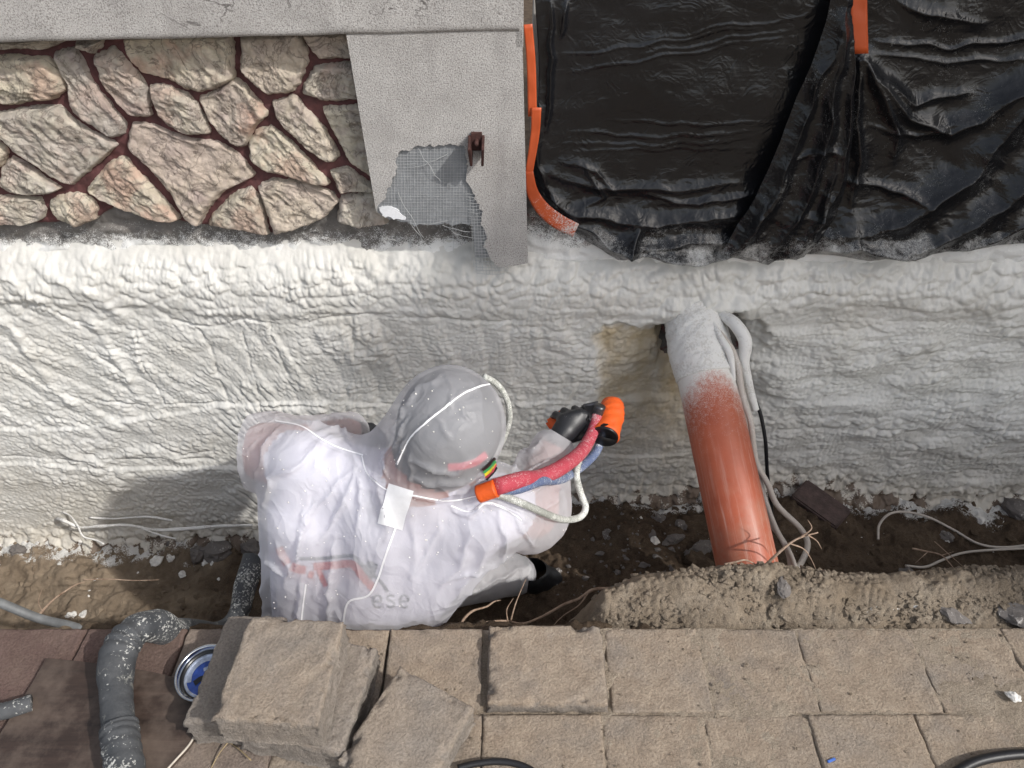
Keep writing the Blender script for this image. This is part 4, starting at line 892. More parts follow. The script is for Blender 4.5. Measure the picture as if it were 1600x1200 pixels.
def lumpy(V, t):
    A = np.arctan2(V[:, 0] - pipe_top.x, V[:, 1] - pipe_top.y); L = (V - np.array(pipe_top)) @ np.array(axis)
    c = np.array(pipe_top) + np.outer(L, axis); n_ = V - c; n_ /= np.linalg.norm(n_, axis=1)[:, None] + 1e-9
    return V + n_ * (0.003 * fbm(A * 3, L / 0.03, 4, 4) + 0.003 * lobes(A * 5, L / 0.02, 5))[:, None]
pipe_part('foam_collar', -0.065, 0.135, [0.079, 0.082, 0.085, 0.0875, 0.0875, 0.086, 0.0815], lambda L, s: np.full(L.shape, 1.3), 40, 64, lumpy, FOAMY)
def cab(name, pts, r, mat, label, cat='cable', **kw): return tube(name, pix(*pts), r, mat, None, 10, 10, label=label, category=cat, **kw)
cab('conduit', [(1122, 488, 1.73, .014), (1148, 506, 1.67, .018), (1164, 533, 1.63, .019), (1162, 565, 1.605, .016), (1167, 590, 1.59, .014), (1173, 615, 1.575, .0125), (1180, 640, 1.56, .0115)], 0.012, FOAMY, 'foam coated grey conduit stub beside the pipe, black cable coming out of it', 'conduit')
cab('cable', [(1181, 628, 1.57), (1189, 650, 1.555), (1196, 690, 1.53), (1199, 740, 1.51), (1205, 790, 1.50), (1203, 815, 1.50)], 0.0055, BLACKC, 'thin black cable dropping from the conduit stub behind the pipe', group='cables beside the pipe')
cab('cable', [(1124, 520, 1.66), (1143, 545, 1.62), (1154, 575, 1.58), (1158, 605, 1.55), (1164, 632, 1.52), (1173, 660, 1.49), (1181, 720, 1.45), (1199, 755, 1.42), (1215, 790, 1.39), (1250, 825, 1.36), (1262, 850, 1.33), (1254, 875, 1.27), (1243, 893, 1.20), (1240, 910, 1.14)], 0.0085, CREAM, 'cream cable beside the pipe bulging out to the right near the ground', group='cables beside the pipe')
cab('cable', [(1145, 560, 1.64), (1157, 620, 1.57), (1169, 680, 1.50), (1191, 765, 1.42), (1210, 820, 1.35), (1230, 860, 1.28), (1236, 890, 1.20), (1236, 910, 1.14)], 0.0075, CREAM, 'cream cable running straight down close against the pipe', group='cables beside the pipe')
cab('cable', [(1164, 640, 1.55), (1181, 740, 1.45), (1200, 810, 1.37), (1224, 845, 1.31), (1236, 868, 1.25), (1244, 892, 1.18), (1246, 910, 1.14)], 0.0065, CREAM, 'middle cream cable between its two neighbours beside the pipe', group='cables beside the pipe')
cab('cable', [(1112, 500, 1.69, .006), (1124, 524, 1.64, .009), (1140, 552, 1.60, .010), (1146, 585, 1.57, .006), (1147, 602, 1.56, .003)], 0.008, FOAMY, 'short foam crusted cable end hugging the top of the pipe', group='cables beside the pipe')
# loose wires on the trench floor at the right
def on_floor(px, py, up=0.006, it=12):
    z = -0.45
    for _ in range(it):
        p = at(px, py, Z=z); z = float(ground_z(np.array([p.x]), np.array([p.y]))[0]) + up
    return tuple(at(px, py, Z=z))
def floor_wire(name, pts, r, mat, label, cat='cable', **kw):
    P = [on_floor(a, b, r + 0.010 + (q[0] if q else 0.004)) for a, b, *q in pts]; return tube(name, P, r, mat, None, 10, 8, label=label, category=cat, **kw)
floor_wire('wire', [(1372, 843), (1374, 820, .02), (1390, 803, .03), (1415, 800, .03), (1450, 808, .02), (1490, 828), (1530, 850), (1575, 855), (1640, 846)], 0.0042, CREAM, 'pale looped wire on the dark trench floor at the right', group='loose wires in the trench')
floor_wire('wire', [(1415, 884), (1445, 886), (1470, 876), (1500, 865), (1540, 860), (1640, 855)], 0.0042, CREAM, 'pale straight wire just below the looped one near the sand', group='loose wires in the trench')

# ================================================================== roots
def root(pts, r, label, twigs=(), fn=None, **kw):
    P = [tuple(fn(a, b, Y)) if fn else tuple(at(a, b, Y=Y)) for a, b, Y in pts]; n = len(P)
    PR = [p + (r * (1 - 0.65 * k / (n - 1)),) for k, p in enumerate(P)]
    o = tube('root', PR, r, ROOT, None, 7, 7, bump=lambda t, a: 1 + 0.18 * np.sin(3 * a + t * 40) * np.sin(t * 57), label=label, category='root', group='bare roots', **kw)
    S = spline(PR, 7)[:, :3]
    S += 0.004 * np.stack([fbm(np.arange(len(S)) / 3.0 + c * 9, np.zeros(len(S)), 3, 2) for c in range(3)], 1)
    for tw in twigs:
        Q = [tuple(fn(a, b, Y)) if fn else tuple(at(a, b, Y=Y)) for a, b, Y in tw]; m = len(Q)
        t = tube('rootlet', [q + (r * 0.45 * (1 - 0.7 * k / (m - 1)),) for k, q in enumerate(Q)], r, ROOT, o, 6, 6)
    return o
root([(1010, 920, 1.16), (985, 922, 1.16), (950, 920, 1.17), (925, 922, 1.17), (905, 935, 1.15), (880, 945, 1.13), (850, 962, 1.10), (818, 974, 1.07), (790, 970, 1.07), (760, 972, 1.05), (740, 982, 1.02)], 0.0052, 'long pale root crossing the trench beside the worker and forking towards the path',
     twigs=[[(922, 922, 1.17), (905, 945, 1.13), (880, 962, 1.10), (862, 980, 1.05)], [(798, 970, 1.07), (805, 945, 1.10), (815, 920, 1.13), (822, 905, 1.15)], [(793, 970, 1.07), (792, 952, 1.09), (802, 935, 1.11)], [(1000, 921, 1.16), (1040, 915, 1.17), (1080, 908, 1.18)]])
root([(722, 982, 1.04), (723, 970, 1.06), (738, 955, 1.09), (760, 948, 1.11), (772, 940, 1.13), (782, 938, 1.14)], 0.0042, 'short pale curved root stub right beside the white coverall',
     twigs=[[(724, 978, 1.05), (745, 984, 1.03), (765, 980, 1.03)], [(724, 980, 1.05), (708, 976, 1.05), (698, 980, 1.04)]])
root([(1165, 903, 1.08), (1190, 888, 1.09), (1212, 868, 1.10), (1230, 852, 1.11), (1250, 840, 1.12), (1278, 832, 1.13)], 0.0048, 'thin ochre root sticking up across the foot of the orange pipe',
     twigs=[[(1236, 850, 1.11), (1256, 858, 1.11), (1268, 875, 1.10), (1276, 893, 1.09)], [(1262, 836, 1.12), (1276, 845, 1.12), (1284, 858, 1.11)], [(1250, 840, 1.12), (1268, 826, 1.13), (1262, 812, 1.14)]])
root([(1132, 882, 1.08), (1150, 878, 1.08), (1165, 875, 1.08), (1180, 882, 1.08), (1186, 888, 1.07)], 0.003, 'thin dark root lying over the lower end of the orange pipe')
root([(60, 962, 1.12), (80, 940, 1.16), (100, 925, 1.20), (118, 914, 1.23), (133, 909, 1.25)], 0.0036, 'pale stiff root standing in the soil above the grey conduit',
     twigs=[[(66, 955, 1.13), (60, 940, 1.16), (66, 920, 1.2)]])
root([(130, 906, 1.33), (170, 905, 1.33), (210, 907, 1.33), (248, 906, 1.33)], 0.0022, 'hair thin pale root lying across the dark soil left of the worker')
root([(1425, 857, 1.36), (1450, 862, 1.34), (1470, 867, 1.32), (1482, 878, 1.29), (1492, 890, 1.25)], 0.0028, 'pinkish thin root by the straight wire in the trench', twigs=[[(1460, 846, 1.36), (1485, 868, 1.3), (1508, 888, 1.24)], [(1450, 862, 1.34), (1430, 880, 1.28)], [(1470, 868, 1.32), (1490, 862, 1.33)]])
# roots crusted with foam along the foot of the wall, left
def wr(pts, r, label, tw=()):
    P = [tuple(at(a, b + 2.5 * math.sin(a * 0.37), Y=Y + 0.028 + 0.008 * math.sin(a * 0.11))) + (r * (0.75 + 0.45 * abs(math.sin(a * 0.05))),) for a, b, Y in pts]; o = tube('root', P, r, FOAMY, None, 8, 8, bump=lambda t, a: 1 + 0.25 * np.sin(2 * a + t * 30) * np.sin(t * 41), label=label, category='root', group='foam crusted roots')
    for q in tw: tube('rootlet', [tuple(at(a, b, Y=Y + 0.025)) for a, b, Y in q], r * 0.6, FOAMY, o, 6, 7)
wr([(90, 808, 1.69), (100, 815, 1.66), (125, 822, 1.64), (160, 821, 1.64), (200, 823, 1.63), (240, 826, 1.63), (285, 829, 1.63), (340, 822, 1.64), (395, 818, 1.66)], 0.0052, 'foam crusted root running along the foot of the foam wall at the left', [[(122, 822, 1.64), (130, 838, 1.61), (150, 844, 1.60), (162, 850, 1.58)], [(220, 825, 1.63), (250, 836, 1.61), (275, 842, 1.6)], [(98, 800, 1.7), (110, 806, 1.68), (122, 822, 1.64)]])
wr([(140, 806, 1.69), (180, 812, 1.68), (230, 808, 1.68), (270, 815, 1.67)], 0.0036, 'thinner foam crusted root just above its longer neighbour')

# ================================================================== rubble, brick and scraps on the trench floor
def rock(px, py, r, seed, label, mat=ROCK, flat=(1, 0.8, 0.6), cat='stone', sink=0.3, z=None, rough=0.5, sub=3, **kw):
    p = Vector(on_floor(px, py, 0.0)) if z is None else at(px, py, Z=z)
    me = rock_mesh('stone', r, seed, flat, rough, sub); o = obj(kw.pop('name', 'rubble_stone'), me, mat, label=label, category=cat, **kw)
    o.location = (p.x, p.y, p.z + r * flat[2] * (1 - 2 * sink) + 0.0); o.rotation_euler = (random.uniform(-.3, .3), random.uniform(-.3, .3), random.uniform(0, 6)); return o
G1 = 'rubble stones in the trench'
rock(343, 868, 0.060, 1, 'angular dark stone at the wall foot left of the worker', group=G1); rock(395, 862, 0.050, 2, 'dusty stone at the wall foot touching the white sleeve', flat=(0.8, 1, .7), group=G1)
rock(310, 872, 0.040, 3, 'small brown stone next to the angular dark stone', flat=(.8, .7, .9), group=G1); rock(270, 850, 0.03, 4, 'small half buried stone under the foam crusted roots', group=G1)
rock(1092, 862, 0.050, 5, 'flat grey stone against the left side of the orange pipe', flat=(1.1, .7, .45), group=G1); rock(1098, 895, 0.062, 6, 'big soil caked stone at the pipe foot', mat=CLOD, flat=(1.1, .8, .7), group=G1)
rock(1050, 848, 0.034, 7, 'pale stone left of the flat grey stone', flat=(1.2, .6, .6), group=G1); rock(1030, 815, 0.026, 8, 'small stone in the loose soil near the foam foot', group=G1)
rock(1018, 838, 0.022, 9, 'pebble heap stone nearest the lit soil patch', group=G1); rock(1062, 822, 0.025, 10, 'upper pebble behind the pale stone', group=G1)
rock(1418, 905, 0.040, 11, 'round grey lump sitting behind the sand heap', flat=(1, .9, .75), group=G1); rock(1475, 840, 0.028, 12, 'dark stone under the looped wire', group=G1)
rock(1478, 848, 0.018, 13, 'tiny pale stone under the looped wire', mat=SCRAP, group=G1); rock(1560, 770, 0.075, 14, 'large grey slab of rubble at the far right wall foot', flat=(1, .7, .35), group=G1)
rock(1480, 770, 0.05, 15, 'foam dusted lump at the right wall foot', mat=FOAMY, group=G1); rock(1590, 800, 0.06, 16, 'dark lump at the right edge of the trench', group=G1)
rock(30, 862, 0.03, 17, 'small stone at the far left wall foot', group=G1)
G2 = 'foam scraps on the soil'
for k, (a, b, r, lb) in enumerate([(246, 880, .030, 'largest white foam scrap on the dark soil left of the worker'), (268, 872, .020, 'white foam scrap touching the largest one'), (286, 899, .018, 'flat white foam scrap below the largest one'),
     (322, 882, .017, 'white foam scrap left of its twin near the dark stone'), (335, 880, .020, 'white foam scrap right of its twin near the dark stone'), (218, 898, .013, 'small white crumb left of the largest foam scrap'),
     (342, 906, .009, 'lone tiny foam crumb nearest the coverall'), (95, 882, .010, 'tiny foam crumb on the pale lit soil'), (112, 964, .022, 'crumbly pinkish scrap above the grey conduit, left piece'), (132, 962, .020, 'crumbly pinkish scrap above the grey conduit, right piece'),
     (130, 848, .030, 'foam lump under the crusted roots'), (95, 835, .032, 'foam lump at the wall foot far left'), (1022, 848, .022, 'bright white scrap beside the rubble at the pipe'), (1365, 768, .018, 'curled white scrap under the right foam wall'), (1530, 812, .022, 'white scrap on the dark floor at the right')]):
    rock(a, b, r, 40 + k, lb, SCRAP, (1, .8, .65), 'foam scrap', 0.25, group=G2, name='foam_scrap')
for k, (a, b, z, r, lb, m) in enumerate([(1222, 918, 0.035, .024, 'flat grey pebble on top of the sand heap', ROCK), (1392, 948, 0.0, .016, 'white pebble on the front of the sand heap', SCRAP), (1490, 965, -0.01, .030, 'broad flat stone half buried in the sand heap', ROCK), (1585, 960, -0.01, .045, 'flat stone at the right end of the sand heap', ROCK), (1432, 945, 0.0, .012, 'small chip in the sand heap beside the white pebble', SCRAP)]):
    rock(a, b, r, 60 + k, lb, m, (1.2, .8, .45), 'stone', 0.35, z=z, group='stones in the sand heap')
rock(1582, 1092, 0.016, 70, 'crumbly cream lump lying on the sandy path at the right', SCRAP, (1, .8, .6), 'foam scrap', 0.1, z=0.004, name='foam_scrap')
bq = Vector(on_floor(1276, 800, 0.0)); bk = box('brick', (0, 0, 0), (0.10, 0.17, 0.07), BRICK, None, None, 0.005, label='dark brick lying at an angle on the trench floor', category='brick')
bk.location = (bq.x, bq.y, bq.z + 0.02); bk.rotation_euler = (0.12, -0.10, 0.75)
# crumbs: too many to count
def crumbs(name, n, region, zf, mat, rmin, rmax, seed):
    rs = np.random.default_rng(seed); bm = bmesh.new(); bmesh.ops.create_icosphere(bm, subdivisions=1, radius=1); bv = np.array([v.co[:] for v in bm.verts]); bf = np.array([[v.index for v in f.verts] for f in bm.faces]); bm.free()
    Vs, Fs = [], []; xy = region(rs, n); z = zf(xy[:, 0], xy[:, 1])
    for k in range(n):
        r = rmin + (rmax - rmin) * rs.random()**3; v = bv * (1 + 0.35 * rs.normal(size=bv.shape)) * r * np.array([1, 1, 0.7]); Vs.append(v + [xy[k, 0], xy[k, 1], z[k] + 0.2 * r]); Fs.append(bf + k * len(bv))
    me = mesh_np(name, np.vstack(Vs), np.vstack(Fs), False, dict(pale=np.repeat(smooth(-0.95, -1.35, xy[:, 0]) * 0.6, len(bv)))); return obj(name, me, mat, kind='stuff')  # crumbs share the painted sunlit tone of the soil at the far left
crumbs('soil_crumbs', 5200, lambda rs, n: np.stack([rs.uniform(-1.9, 1.9, n), rs.uniform(1.1, 1.74, n)], 1), ground_z, SOIL, 0.002, 0.016, 1)
crumbs('gravel', 170, lambda rs, n: np.stack([rs.normal(0.36, 0.16, n), rs.normal(1.42, 0.11, n)], 1), lambda x, y: ground_z(x, y) + 0.006, ROCK, 0.003, 0.017, 8)
crumbs('foam_crumbs', 420, lambda rs, n: np.stack([rs.uniform(-1.9, 1.9, n), 1.74 - np.abs(rs.normal(0, 0.16, n))], 1), ground_z, SCRAP, 0.0012, 0.008, 2)
crumbs('sand_crumbs', 3600, lambda rs, n: np.stack([rs.uniform(0.2, 1.9, n), rs.uniform(0.93, 1.08, n)], 1), mound_z, SAND, 0.002, 0.010, 3)
crumbs('path_grit', 900, lambda rs, n: np.stack([rs.uniform(-0.75, 1.6, n), rs.uniform(0.45, 0.92, n)], 1), lambda x, y: np.zeros_like(x), SAND, 0.0008, 0.0035, 4)

# ================================================================== things on the path, front left
def board():
    px = [(72, 1028), (150, 1036), (250, 1052), (300, 1072), (312, 1100), (311, 1130), (298, 1160), (272, 1190), (240, 1225), (200, 1260), (-60, 1260), (-20, 1180), (10, 1130), (45, 1075)]
    P = [at(a, b, Z=0.020) for a, b in px]; S = spline([(p.x, p.y) for p in P] + [(P[0].x, P[0].y)], 6)[:-1]
    bt = empty('wooden_board', P[0], label='dark wet wooden board with a rounded corner on the path at the left', category='board')
    bm = bmesh.new(); f = bm.faces.new([bm.verts.new((x, y, 0.019)) for x, y in S]); r = bmesh.ops.extrude_face_region(bm, geom=[f])
    for v in r['geom']:
        if isinstance(v, bmesh.types.BMVert): v.co.z = 0.008
    bmesh.ops.triangulate(bm, faces=[g for g in bm.faces if len(g.verts) > 4]); bmesh.ops.recalc_face_normals(bm, faces=bm.faces); me = bpy.data.meshes.new('panel'); bm.to_mesh(me); bm.free(); put(obj('panel', me, BOARD), bt)
    put(tube('bare_rim', [tuple(at(a, b, Z=0.018)) for a, b in px[4:9]], 0.0022, RIM, None, 8, 6), bt)
board()
def lathe(name, prof, c, mat, M_=None, n=48):
    ang = np.arange(n) / n * 2 * math.pi; V = np.vstack([np.stack([r * np.cos(ang), r * np.sin(ang), np.full(n, z)], 1) for r, z in prof])
    me = mesh_np(name, V, grid_faces(n, len(prof), wrap=True)); o = obj(name, me, mat); o.location = c
    if M_ is not None: o.rotation_euler = M_
    return o
tc = at(321, 1053, Z=0.055); tin = empty('paint_tin', tc, label='round tin with a shiny rim and blue inside tucked beside the paver stack', category='tin')
tin.rotation_euler = (0.12, -0.05, 0)
for nm, pr, mt in (('rim', [(0.056, -0.05), (0.058, 0.002), (0.0605, 0.006), (0.060, 0.010), (0.057, 0.011), (0.0545, 0.008), (0.053, -0.002)], CHROME), ('inner_wall', [(0.053, -0.002), (0.050, -0.007), (0.047, -0.008)], BLACKP), ('ring', [(0.047, -0.008), (0.044, -0.006), (0.041, -0.008)], SILVL), ('lid', [(0.041, -0.008), (0.03, -0.009), (0.015, -0.009), (0.0001, -0.009)], BLUEL)):
    o = lathe(nm, pr, (0, 0, 0), mt); o.parent = tin
for nm, pts, hw, mt in (('reflection_arc', [(-0.034, -0.014), (-0.036, 0.004), (-0.028, 0.022), (-0.012, 0.034), (0.006, 0.036)], 0.005, SILVL), ('scuff_mark', [(-0.022, -0.016), (-0.008, -0.006), (0.010, -0.012)], 0.006, BLACKP), ('scuff_mark', [(-0.010, 0.012), (0.004, 0.018)], 0.004, SILVL)):  # silver arc stands in for a crescent of reflected light on the lid
    L_ = spline(pts, 6); T_ = np.gradient(L_, axis=0); T_ /= np.linalg.norm(T_, axis=1)[:, None]; V_ = np.stack([np.column_stack([L_ + s_ * hw * np.stack([-T_[:, 1], T_[:, 0]], 1), np.full(len(L_), -0.0078)]) for s_ in (-1, 1)], 1).reshape(-1, 3)
    o = obj(nm, mesh_np(nm, V_, grid_faces(2, len(L_))), mt, tin)
def wr_bump(t, a): return 1 + 0.045 * np.sin(t * 120 + np.sin(a) * 2.5 + 3 * np.sin(t * 31)) * (1.7 * math.exp(-((t - 0.42) / 0.07)**2)) + 0.05 * np.sin(2 * a + t * 21) + 0.02 * np.sin(3 * a - t * 43) + 0.07 * float(fbm(np.array([t * 14.0]), np.array([0.5]), 3, 6)[0])
sl_pts = [at(205, 1290, Z=0.06), at(198, 1215, Z=0.065), at(188, 1150, Z=0.068), at(182, 1095, Z=0.068), at(181, 1050, Z=0.072), at(190, 1010, Z=0.080), at(212, 985, Z=0.078), at(240, 978, Z=0.050), at(268, 985, Z=-0.01), at(305, 985, Y=1.0), at(345, 985, Y=1.06), at(372, 960, Y=1.12), at(384, 915, Y=1.2), at(398, 870, Y=1.28)]
sr = [.030, .030, .031, .031, .034, .035, .036, .034, .029, .027, .026, .028, .030, .03]
tube('hose_sleeve', [tuple(p) + (r,) for p, r in zip(sl_pts, sr)], .04, SLEEVE, None, 16, 40, bump=wr_bump, label='thick paint-spattered dark fabric hose sleeve bending over the path edge', category='hose')
tube('sleeve_end', [tuple(at(204, 1300, Z=0.062)) + (.0325,), tuple(at(196, 1205, Z=0.067)) + (.0335,), tuple(at(189, 1160, Z=0.069)) + (.0342,), tuple(at(185, 1138, Z=0.069)) + (.035,)], .04, SLEEVE, bpy.data.objects['hose_sleeve'], 14, 40, bump=lambda t, a: 1 + 0.03 * np.sin(3 * a + t * 9) + 0.03 * np.sin(t * 40 + a))
tube('grey_conduit', [tuple(at(-60, 920, Y=1.0)), tuple(at(0, 942, Y=0.985)), tuple(at(60, 966, Y=0.975)), tuple(at(110, 978, Y=0.962)), tuple(at(155, 992, Y=0.95)), tuple(at(190, 1000, Y=0.95))], 0.0105, GREYC, None, 10, 14, label='grey plastic conduit half buried along the path edge at the left', category='conduit')
tube('dark_hose', [tuple(at(-60, 1118, Z=0.028)), tuple(at(0, 1112, Z=0.028)), tuple(at(24, 1106, Z=0.027)), tuple(at(50, 1098, Z=0.024))], 0.017, SLEEVE, None, 8, 14, label='short end of a dark hose lying at the left edge', category='hose')
tube('path_cable', [tuple(at(715, 1200, Z=0.008)), tuple(at(745, 1193, Z=0.009)), tuple(at(780, 1190, Z=0.009)), tuple(at(815, 1196, Z=0.008)), tuple(at(850, 1215, Z=0.008))], 0.0065, BLACKC, None, 8, 10, label='black cable curving along the bottom edge of the path', category='cable')
tube('path_cable', [tuple(at(1480, 1215, Z=0.012)), tuple(at(1520, 1192, Z=0.012)), tuple(at(1560, 1182, Z=0.012)), tuple(at(1610, 1178, Z=0.012)), tuple(at(1700, 1180, Z=0.012))], 0.0095, BLACKC, None, 8, 10, label='thick black cable in the bottom right corner', category='cable')
for k, pts in enumerate([[(330, 1200), (342, 1178), (356, 1160)], [(356, 1158), (375, 1172), (392, 1188)]]):
    tube('straw', [tuple(at(a, b, Z=0.006 + 0.008 * j)) for j, (a, b) in enumerate(pts)], 0.0014, STRAW, None, 5, 5, label=['dry straw pointing down left under the paver stack', 'dry straw pointing down right under the paver stack'][k], category='straw', group='dry straws')
q = at(1299, 1188, Z=0.004); box('plastic_bit', tuple(q), (0.018, 0.005, 0.004), BLUEBIT, None, Matrix.Rotation(0.35, 3, 'Z'), 0.001, label='tiny blue plastic bit on the sandy path', category='debris')
# ================================================================== the worker
def A(px, py, Y): return np.array(at(px, py, Y=Y))
HEADC = A(703, 664, 1.10); SHL = A(485, 728, 1.13); SHR = A(772, 792, 1.06); ELL = A(417, 706, 1.22); WRL = A(545, 676, 1.40)
ELR = A(828, 797, 1.15); WRR = A(862, 706, 1.33); PELV = A(585, 985, 1.13); KNR = A(640, 915, 1.27); ANR = A(806, 898, 1.37); KNL = A(455, 955, 1.22); NECK = A(655, 742, 1.09)
def figure(X, Y, Z, g, part=False):
    """distance to the squatting figure; g is how far the cloth stands off the body"""
    head = smin(ellipsoid(X, Y, Z, HEADC, (0.104 + g * 0.35, 0.116 + g * 0.35, 0.112 + g * 0.35)), capsule(X, Y, Z, HEADC - [0.006, 0, 0.02], NECK, 0.082 + g * 0.8, 0.066 + g * 1.6), 0.03)
    if g > 0.02: head = smin(head, capsule(X, Y, Z, HEADC - [0.01, 0, 0.0], A(606, 716, 1.115), 0.088 + g * 0.6, 0.040 + g), 0.03)     # hood drapes wide onto the shoulder
    torso = capsule(X, Y, Z, SHL, SHR, 0.060 + g, 0.060 + g)
    for a, b, r0, r1 in ((A(478, 800, 1.085), A(478, 955, 1.09), 0.075, 0.075), (A(728, 822, 1.07), A(612, 960, 1.08), 0.078, 0.090), (A(610, 800, 1.085), A(560, 970, 1.075), 0.098, 0.105)):
        torso = smin(torso, capsule(X, Y, Z, a, b, r0 + g, r1 + g), 0.06)
    torso = smin(torso, ellipsoid(X, Y, Z, PELV, (0.14 + g, 0.12 + g, 0.13 + g)), 0.06)
    arms = np.minimum(smin(capsule(X, Y, Z, SHL, ELL, 0.056 + 1.3 * g, 0.052 + 1.5 * g), capsule(X, Y, Z, ELL, WRL, 0.044 + 1.4 * g, 0.032 + 0.8 * g), 0.03), smin(capsule(X, Y, Z, SHR, ELR, 0.056 + 1.3 * g, 0.046 + 1.8 * g), capsule(X, Y, Z, ELR, WRR, 0.044 + 1.8 * g, 0.030 + 1.1 * g), 0.03))
    legs = np.minimum(smin(capsule(X, Y, Z, PELV, KNR, 0.085 + g, 0.066 + g), capsule(X, Y, Z, KNR, ANR, 0.056 + g * 1.2, 0.040 + 0.8 * g), 0.04), capsule(X, Y, Z, PELV, KNL, 0.09 + g, 0.07 + g))
    if part: return head, torso, arms, legs
    d = smin(torso, arms, 0.035); d = smin(d, legs, 0.05); return smin(d, head, 0.035)
LO, HI = (-0.62, 0.90, -0.62), (0.22, 1.52, 0.72)
pers = empty('person', (float(PELV[0]), float(PELV[1]), -0.55), label='squatting worker in a translucent white hooded coverall, seen from behind, aiming a spray gun', category='person')
V, F = surface_nets(lambda X, Y, Z: figure(X, Y, Z, 0.010), LO, HI, 0.013); V = laplace(V, F, 3)
me = mesh_np('body', V, F)
hd, to, ar, lg = figure(V[:, 0], V[:, 1], V[:, 2], 0.0, True)
reg = np.argmin(np.stack([to, ar, lg, hd + 0.004]), 0)
nk = np.linalg.norm(V - HEADC, axis=1); reg = np.where((reg == 3) & (nk > 0.135), 1, reg)      # bare neck below the cap
slv = (reg == 1) & ((np.linalg.norm(V - SHL, axis=1) < 0.10) | (np.linalg.norm(V - SHR, axis=1) < 0.10)); reg = np.where(slv & (nk > 0.2), 0, reg)   # short shirt sleeves
fm = reg[F].min(1); mi = np.array([0, 1, 2, 3])[np.clip(np.median(reg[F], 1).astype(int), 0, 3)]
body = put(obj('body', me, [SHIRT, SKIN, TROUSER, CAPM]), pers); me.polygons.foreach_set('material_index', mi.astype(np.int32))
# coverall: follows the figure loosely, with real folds
V, F = surface_nets(lambda X, Y, Z: figure(X, Y, Z, 0.027), LO, HI, 0.0095); V = laplace(V, F, 3); V, F = subdivide(V, F); V = laplace(V, F, 3)
def to_px(V):
    d = V - np.array([0, 0, CAM_H]); w_ = d[:, 1] * CP - d[:, 2] * SP; return 800 + FPX * d[:, 0] / w_, 600 - FPX * (d[:, 1] * SP + d[:, 2] * CP) / w_
FOLDS = [  # (line over the back as it is seen from the path, half width, height in metres)
    ([(505, 690), (470, 725), (425, 745), (412, 790)], 7, .012), ([(440, 668), (415, 700), (400, 750)], 8, .010), ([(556, 728), (530, 750), (500, 790), (478, 815)], 6, .008), ([(556, 730), (545, 770), (520, 815), (500, 850)], 6, .009),
    ([(558, 732), (566, 780), (556, 830)], 7, .007), ([(498, 770), (478, 810), (462, 860), (455, 900)], 5, .012), ([(482, 775), (466, 830), (460, 870)], 4, .008), ([(430, 850), (450, 880), (447, 920)], 5, .010), ([(400, 862), (428, 885), (447, 905)], 4, .008),
    ([(520, 840), (516, 900), (512, 975)], 11, .014), ([(470, 900), (466, 940), (464, 985)], 6, .009), ([(402, 900), (412, 945), (415, 985)], 7, .012), ([(585, 735), (600, 790), (604, 830)], 6, .006), ([(640, 790), (650, 850), (640, 920)], 12, .006),
    ([(690, 800), (670, 860), (640, 905)], 7, .006), ([(705, 792), (735, 806), (762, 786), (800, 796), (822, 815)], 5, .011), ([(778, 800), (788, 835), (786, 875)], 5, .010), ([(800, 800), (815, 830), (838, 850)], 5, .009), ([(740, 830), (720, 880), (680, 930)], 9, .007),
    ([(770, 850), (735, 900), (700, 945)], 8, .008), ([(795, 742), (820, 705), (850, 690)], 6, .009), ([(806, 752), (840, 730), (876, 716)], 5, .010), ([(818, 772), (850, 760), (884, 745)], 5, .009), ([(845, 800), (866, 785), (880, 765)], 5, .007),
    ([(588, 728), (610, 680), (650, 612), (690, 585)], 5, .007), ([(600, 735), (618, 690), (640, 648)], 4, .008), ([(618, 748), (628, 705), (636, 680)], 4, .008), ([(640, 762), (648, 735), (640, 712)], 4, .006),
    ([(632, 742), (680, 758), (725, 752), (762, 735)], 5, .008), ([(640, 716), (668, 732), (705, 740), (755, 716)], 5, .008), ([(622, 770), (670, 778), (720, 772), (750, 758)], 5, .007), ([(605, 700), (598, 725), (606, 745)], 4, .006),
    ([(697, 582), (706, 610), (706, 645)], 3, .004), ([(714, 622), (726, 645), (738, 665)], 3, .004), ([(640, 690), (668, 655), (722, 612), (768, 600)], 3, .004), ([(735, 585), (742, 605), (738, 625)], 3, .003), ([(660, 640), (690, 660), (700, 690)], 4, .003),
    ([(705, 905), (760, 885), (820, 862)], 6, .009), ([(720, 935), (780, 905), (830, 880)], 5, .008), ([(820, 870), (832, 895), (828, 925)], 5, .008), ([(470, 660), (520, 655), (560, 660)], 5, .007), ([(500, 672), (530, 668), (548, 690)], 4, .008)]
px_, py_ = to_px(V); N0 = normals(V, F); wpx = px_ + 5 * fbm(px_ / 30, py_ / 30, 2, 3); wpy = py_ + 5 * fbm(px_ / 30, py_ / 30, 2, 5)
disp = 0.0035 * fbm(px_ / 110, py_ / 150 + V[:, 1] * 3, 2, 11) + 0.0022 * (ridged(px_ / 60 + V[:, 1] * 3, py_ / 130, 2, 12) - 0.4)
hd_ = smooth(0.20, 0.13, np.linalg.norm(V - HEADC, axis=1)); disp *= 1 - 0.75 * hd_
for pts, wd, ht in FOLDS:
    q, al = seg_dist(wpx, wpy, pts); wd = wd * 0.8; e_ = np.sin(np.clip(al, 0.04, 0.96) * math.pi)**0.6
    disp += e_ * ht * 1.8 * (np.exp(-(q / wd)**1.0) - 0.30 * np.exp(-(q / (wd * 2.6))**2))
keepc = np.minimum(np.linalg.norm(V - WRR, axis=1), np.linalg.norm(V - WRL, axis=1)); disp *= smooth(0.02, 0.06, keepc)
thin = 0.44 + 0.17 * smooth(0.19, 0.135, np.linalg.norm(V - HEADC, axis=1))            # the hood is a single tight layer
